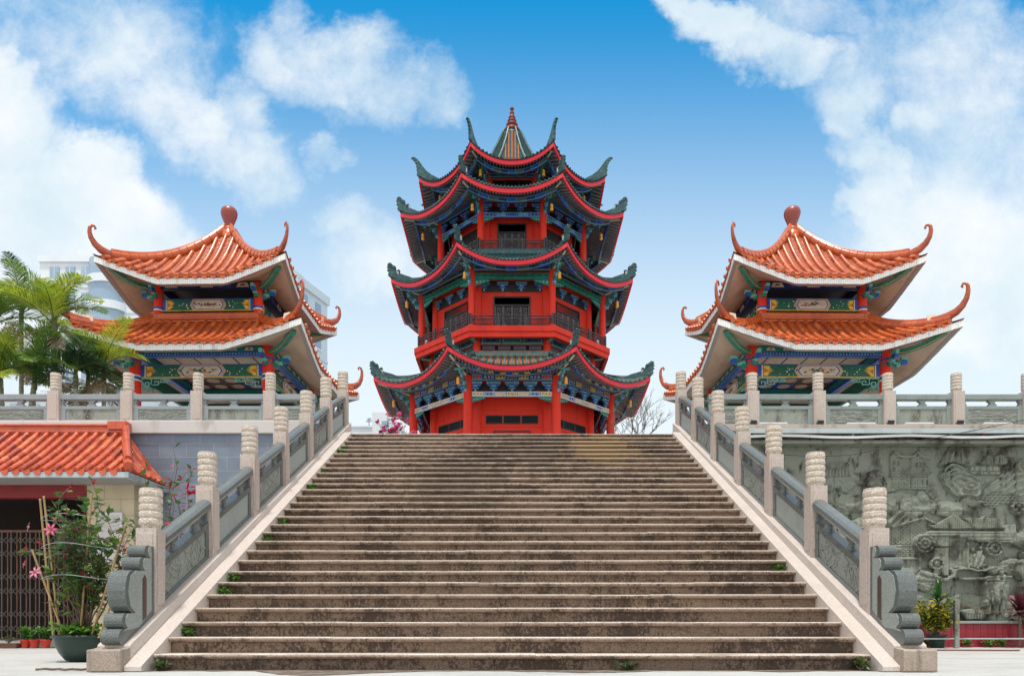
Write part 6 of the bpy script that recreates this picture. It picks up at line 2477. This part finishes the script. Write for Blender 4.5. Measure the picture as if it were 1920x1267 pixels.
def spiky(name, label, cat, base, h, n, L_, mat, seed, w=.022, group=None):
    rr = random.Random(seed)
    T = thing(name, label, cat, base, group)
    b = MB()
    base = Vector(base)
    top = base + Vector((0, 0, h))
    b.tube([base, top], [.025, .018], 8)
    b.build('stem', 'bark', T)
    b = MB()
    for i in range(n):
        az = rr.uniform(0, 6.283)
        el = rr.uniform(-.1, 1.5)
        d = Vector((math.cos(az) * math.cos(el), math.sin(az) * math.cos(el), math.sin(el)))
        s = Vector((-math.sin(az), math.cos(az), 0))
        l = L_ * rr.uniform(.7, 1.05)
        p0 = top + Vector((0, 0, rr.uniform(-.12, .05)))
        p1, p2, p3 = p0 + d * l * .35, p0 + d * l * .7 - Vector((0, 0, l * .05)), p0 + d * l - Vector((0, 0, l * .16))
        b.add([p0 - s * w * .5, p0 + s * w * .5, p1 + s * w, p2 + s * w * .7, p3, p2 - s * w * .7, p1 - s * w], [(0, 1, 2, 6), (6, 2, 3, 5), (5, 3, 4)], 0)
    b.build('foliage', mat, T)
    return T


spiky('dracaena', 'spiky dark green dracaena rising above the yellow croton', 'plant', (p.x + .02, 13.4, .2), .72, 60, .42, 'leaf_green', 3)
shrub('croton', 'bushy yellow and green croton at the foot of the dracaena', 'shrub', (p.x - .08, 13.35, .2), .62, .36, 30, 26, ('leaf_yellow', 'leaf_yellow', 'leaf_green', 'leaf_olive'), 44, .05, twigs=True, thick=.007)
spiky('cordyline', 'maroon spiky cordyline against the relief at the right edge of the photo', 'plant', (at(1912, 1200, 13.45).x, 13.45, .05), .62, 46, .5, 'leaf_maroon', 9, .03)
shrub('bougainvillea', 'pink-flowered shrub above the maroon cordyline at the right edge of the photo', 'shrub', (at(1925, 1200, 13.6).x, 13.6, .05), 1.25, .25, 8, 10, ('leaf_green', 'leaf_olive'), 45, .04, ('petal_magenta', 'petal_pink'), .04, thick=.009)
for i, px in enumerate((1738, 1815, 1855, 1880)):
    q = at(px, 1209, 13.7)
    shrub('weed', 'green weed at the foot of the red planter wall, %s outward from the stairs' % ORD[i], 'weed', (q.x, 13.7, .004), .14, .12, 9, 10, ('leaf_lime', 'leaf_green'), 80 + i, .035, group='weeds along the planter wall', twigs=False, thick=.003)
for i, px in enumerate((1793, 1975)):
    q = at(px, 1210, 13.2)
    b = MB()
    b.box(q.x - .04, q.x + .04, 13.16, 13.24, .005, .86)
    tag(b.build('chain_post', 'weathered_panel', bevel=.01), 'grey chain post in front of the red planter wall' if i == 0 else 'grey chain post farther from the stairs holding the far end of the chain', 'post', 'posts of the chain fence')
b = MB()
x0, x1 = at(1793, 0, 13.2).x + .04, at(1975, 0, 13.2).x - .04
n = 46
for i in range(n):
    t = i / (n - 1)
    z = .80 - .16 * 4 * t * (1 - t)
    c = Vector((x0 + (x1 - x0) * t, 13.2, z))
    ax = Vector((1, 0, 0))
    o = Vector((0, 1, 0)) if i % 2 else Vector((0, 0, 1))
    b.tube([c + ax * .026 * math.cos(a) + o * .014 * math.sin(a) for a in [k * PI / 4 for k in range(9)]], .005, 4, 0, False)
tag(b.build('chain', 'gate_rust'), 'rusty chain hanging between the grey posts before the relief', 'chain')
b = MB()
b.tube([(at(1725, 0, 13.2).x, 13.2, .17), (x1, 13.2, .17)], .014, 6)
tag(b.build('guard_rail', 'galvanised'), 'thin metal pipe rail low in front of the red planter wall', 'rail')
b = MB()
b.tube([(x, 11.7 + .05 * math.sin(x * 3), .018) for x in [6.3 + .1 * i for i in range(18)]], .014, 6)
tag(b.build('hose', 'pot_brown'), 'brown hose lying on the pale concrete at the foot of the relief wall', 'hose')
b = MB()
b.tube([at(0, 0, 7.2) * 0 + Vector((-4.35 + .07 * i, 6.75 + .03 * math.sin(i), .014 + .006 * (i % 2))) for i in range(9)], .012, 6)
tag(b.build('stick', 'bark'), 'dry brown stick on the ground by the left plinth', 'stick')

# weeds on the stairs
WE = [(-1, 24), (-1, 25), (-1, 20), (-1, 17), (-1, 6), (-1, 5), (1, 7), (-1, 10), (-1, 2), (-1, 12)]
for (sx, n) in WE:
    y = SY + n * ST + .01
    shrub('weed', 'green weed at the %s end of the %s step from the bottom' % ('left' if sx < 0 else 'right', ORD[n - 1]), 'weed', (sx * 3.24, y, n * SH), .08 + .04 * (n % 3 == 0) + .03 * (n > 15), .08, 7, 7, ('leaf_lime', 'leaf_green'), 200 + n, .03, group='weeds on the stairs', twigs=False, thick=.003)
for (x, s, lab) in ((-3.2, .8, 'tuft of weed where the left end of the stairs meets the ground'), (3.2, 1.0, 'tuft of weed where the right end of the stairs meets the ground'), (1.05, .6, 'low weed growing at the foot of the bottom step')):
    shrub('weed', lab, 'weed', (x, SY - .03, .004), .10 * s, .11, 8, 8, ('leaf_olive', 'leaf_green'), int(x * 10) + 300, .03, group='weeds on the stairs', twigs=False, thick=.003)

# --- background: bougainvillea and bare tree behind the stair head
q = at(742, 812, 24)
shrub('bougainvillea', 'magenta bougainvillea at the head of the stairs beside the pagoda', 'shrub', (q.x, 24, 4.36), 2.62, .62, 60, 10, ('leaf_green', 'leaf_olive'), 5, .07, ('petal_magenta', 'petal_pink', 'petal_magenta'), .10, thick=.014, fprob=.95)


def bare_tree(base, h, seed):
    rr = random.Random(seed)
    T = thing('bare_tree', 'leafless tree showing over the top step right of the pagoda', 'tree', base)
    b = MB()
    b2 = MB()

    def grow(p, d, l, r_, dep):
        q = p + d * l
        m = (p + q) / 2 + Vector((rr.gauss(0, .04), rr.gauss(0, .04), 0)) * l
        (b if dep < 2 else b2).tube([p, m, q], [r_, r_ * .85, r_ * .7], 6 if dep < 2 else 4, 0, False)
        if dep >= 6:
            return
        for i in range(rr.choice([2, 3, 3])):
            nd = (d + Vector((rr.uniform(-1, 1), rr.uniform(-1, 1), rr.uniform(-.3, .6))) * .75).normalized()
            grow(q, nd, l * rr.uniform(.62, .85), r_ * .62, dep + 1)
    grow(Vector(base), Vector((0, 0, 1)), h * .36, .09, 0)
    b.build('trunk', 'bark', T)
    b2.build('crown', 'bark', T)


q = at(1192, 812, 30)
bare_tree((q.x, 30, 4.36), 3.9, 8)

# --- apartment blocks far behind


def block(label, corner, ux, w, uy, d, z1, nx, nz, zf, mat, seed, name='apartment_building'):
    c = Vector((*corner, 0))
    ux, uy = Vector((*ux, 0)).normalized(), Vector((*uy, 0)).normalized()
    T = thing(name, label, 'building', tuple(c + ux * w / 2 + uy * d / 2))
    b = MB()
    b.obox(c + ux * w / 2 + uy * d / 2 + Vector((0, 0, z1 / 2)), ux * w / 2, uy * d / 2, Vector((0, 0, z1 / 2)))
    b.build('wall', mat, T)
    b = MB()
    for (a, l, n_, e) in ((c, ux, w, -uy), (c + ux * w, uy, d, ux)):
        b.obox(a + l * n_ / 2 + e * .1 + Vector((0, 0, z1 + .25)), l * (n_ / 2 + .1), e * .14, Vector((0, 0, .4)))
    fh = (z1 - zf) / nz
    for k in range(nz):
        for (a, l, n_, e) in ((c, ux, w, -uy), (c + ux * w, uy, d, ux)):
            b.obox(a + l * n_ / 2 + e * .03 + Vector((0, 0, zf + k * fh)), l * (n_ / 2), e * .06, Vector((0, 0, .1)))
    b.build('parapet', mat, T)
    return T, c, ux, uy, fh


# tower behind the palms
T, c, ux, uy, fh = block('pale blue-white apartment tower with curved balconies behind the palms', (-57.5, 90), (1, 0), 12, (0, 1), 12, 44.6, 4, 13, 4, 'tower_white', 1)
for k in range(6, 13):
    for i in range(3):
        b = MB()
        x = -56.2 + i * 1.9
        z = 4 + k * fh
        b.box(x, x + 1.1, 89.86, 89.93, z + .9, z + 2.4, 0)
        b.box(x - .1, x + 1.2, 89.8, 89.99, z + .75, z + .88, 1)
        b.box(x + .52, x + .58, 89.84, 89.86, z + .9, z + 2.4, 1)
        b.build('window', ['tower_glass', 'tower_white'], T)
    b = MB()
    pr = 2.3
    pts = [(-49.3 + pr * math.cos(t), 90 - pr * .75 * math.sin(t)) for t in [PI * i / 12 for i in range(13)]]
    b.extr([(x, y, 4 + k * fh) for (x, y) in pts], (0, 0, .95), 0)
    b.extr([(-49.3 + (x + 49.3) * .88, 90 + (y - 90) * .88, 4 + k * fh + .95) for (x, y) in pts], (0, 0, fh - .97), 1)
    b.build('balcony', ['tower_white', 'tower_glass'], T)
b = MB()
b.box(-53.5, -49.5, 91, 96, 44.6, 46.6)
b.box(-54.0, -53.4, 92, 94, 44.6, 45.6)
b.build('roof_house', 'tower_white', T)
# a second wing lower down and further left
T, c, ux, uy, fh = block('lower white apartment wing seen through the palm stems', (-62, 84), (1, 0), 9, (0, 1), 8, 26, 4, 8, 3, 'tower_white', 2)
for k in range(2, 8):
    for i in range(4):
        b = MB()
        x = -61.2 + i * 2.1
        z = 3 + k * fh
        b.box(x, x + 1.2, 83.86, 83.93, z + .9, z + 2.3, 0)
        b.box(x - .1, x + 1.3, 83.8, 83.99, z + .72, z + .86, 1)
        b.build('window', ['tower_glass', 'tower_white'], T)
# grey block right of the left pavilion
d_ = Vector((1.65, 5.0)).normalized()
T, c, ux, uy, fh = block('grey-white apartment block showing past the palm-side pavilion roof', (-20.45 - 9.5, 73.1), (d_.y, -d_.x), 10, (d_.x, d_.y), 5.4, 32.9, 4, 10, 3, 'tower_grey', 3)
for k in range(5, 10):
    for i in range(2):
        b = MB()
        z = 3 + k * fh
        o = c + ux * 10 + uy * (.9 + i * 2.3)
        b.obox(o + ux * .04 + uy * .5 + Vector((0, 0, z + 1.6)), uy * .45, ux * .04, Vector((0, 0, .75)), 0)
        b.obox(o + ux * .06 + uy * .5 + Vector((0, 0, z + .8)), uy * .6, ux * .08, Vector((0, 0, .06)), 1)
        b.build('window', ['tower_glass', 'tower_white'], T)
    b = MB()
    z = 3 + k * fh
    o = c + ux * 10 + uy * 2.7
    b.obox(o + ux * .12 + Vector((0, 0, z + .45)), uy * .5, ux * .12, Vector((0, 0, .35)), 0)
    b.build('air_conditioner', 'tower_white', T)
b = MB()
b.obox(c + ux * 7.5 + uy * 2 + Vector((0, 0, 33.9)), ux * 1.2, uy * 1.2, Vector((0, 0, 1.0)))
b.obox(c + ux * 9 + uy * 3.8 + Vector((0, 0, 33.6)), ux * .4, uy * .5, Vector((0, 0, .5)))
b.build('roof_tank', 'tower_grey', T)
# low white house between the balustrade and the pagoda
HT = thing('white_house', 'low flat-roofed white house seen past the head of the left balustrade', 'house', (-11, 62, 0))
b = MB()
b.box(at(640, 0, 60).x, at(706, 0, 60).x, 60, 66, 0, at(0, 801, 60).z)
b.box(at(700, 0, 60).x, at(736, 0, 60).x, 59.5, 67, 0, at(0, 776, 60).z)
b.box(at(709, 0, 60).x, at(727, 0, 60).x, 61, 64, 0, at(0, 766, 60).z)
b.build('wall', 'tower_white', HT)
b = MB()
p, q = at(716, 789, 59.5), at(728, 806, 59.5)
b.box(p.x, q.x, 59.46, 59.52, q.z, p.z, 0)
b.build('window', 'tower_glass', HT)
b = MB()
b.box(at(640, 0, 60).x - .1, at(706, 0, 60).x + .1, 59.9, 60.1, at(0, 801, 60).z, at(0, 798, 60).z)
b.build('parapet', 'tower_white', HT)
b = MB()
p = at(692, 800, 61)
b.tube([p, p + Vector((0, 0, .7))], .03, 5)
for i in range(4):
    b.tube([p + Vector((-.25 + .03 * i, 0, .4 + .09 * i)), p + Vector((.25 - .03 * i, 0, .45 + .09 * i))], .02, 4)
b.build('antenna', 'dark_wood', HT)
print('objects', len(bpy.data.objects))
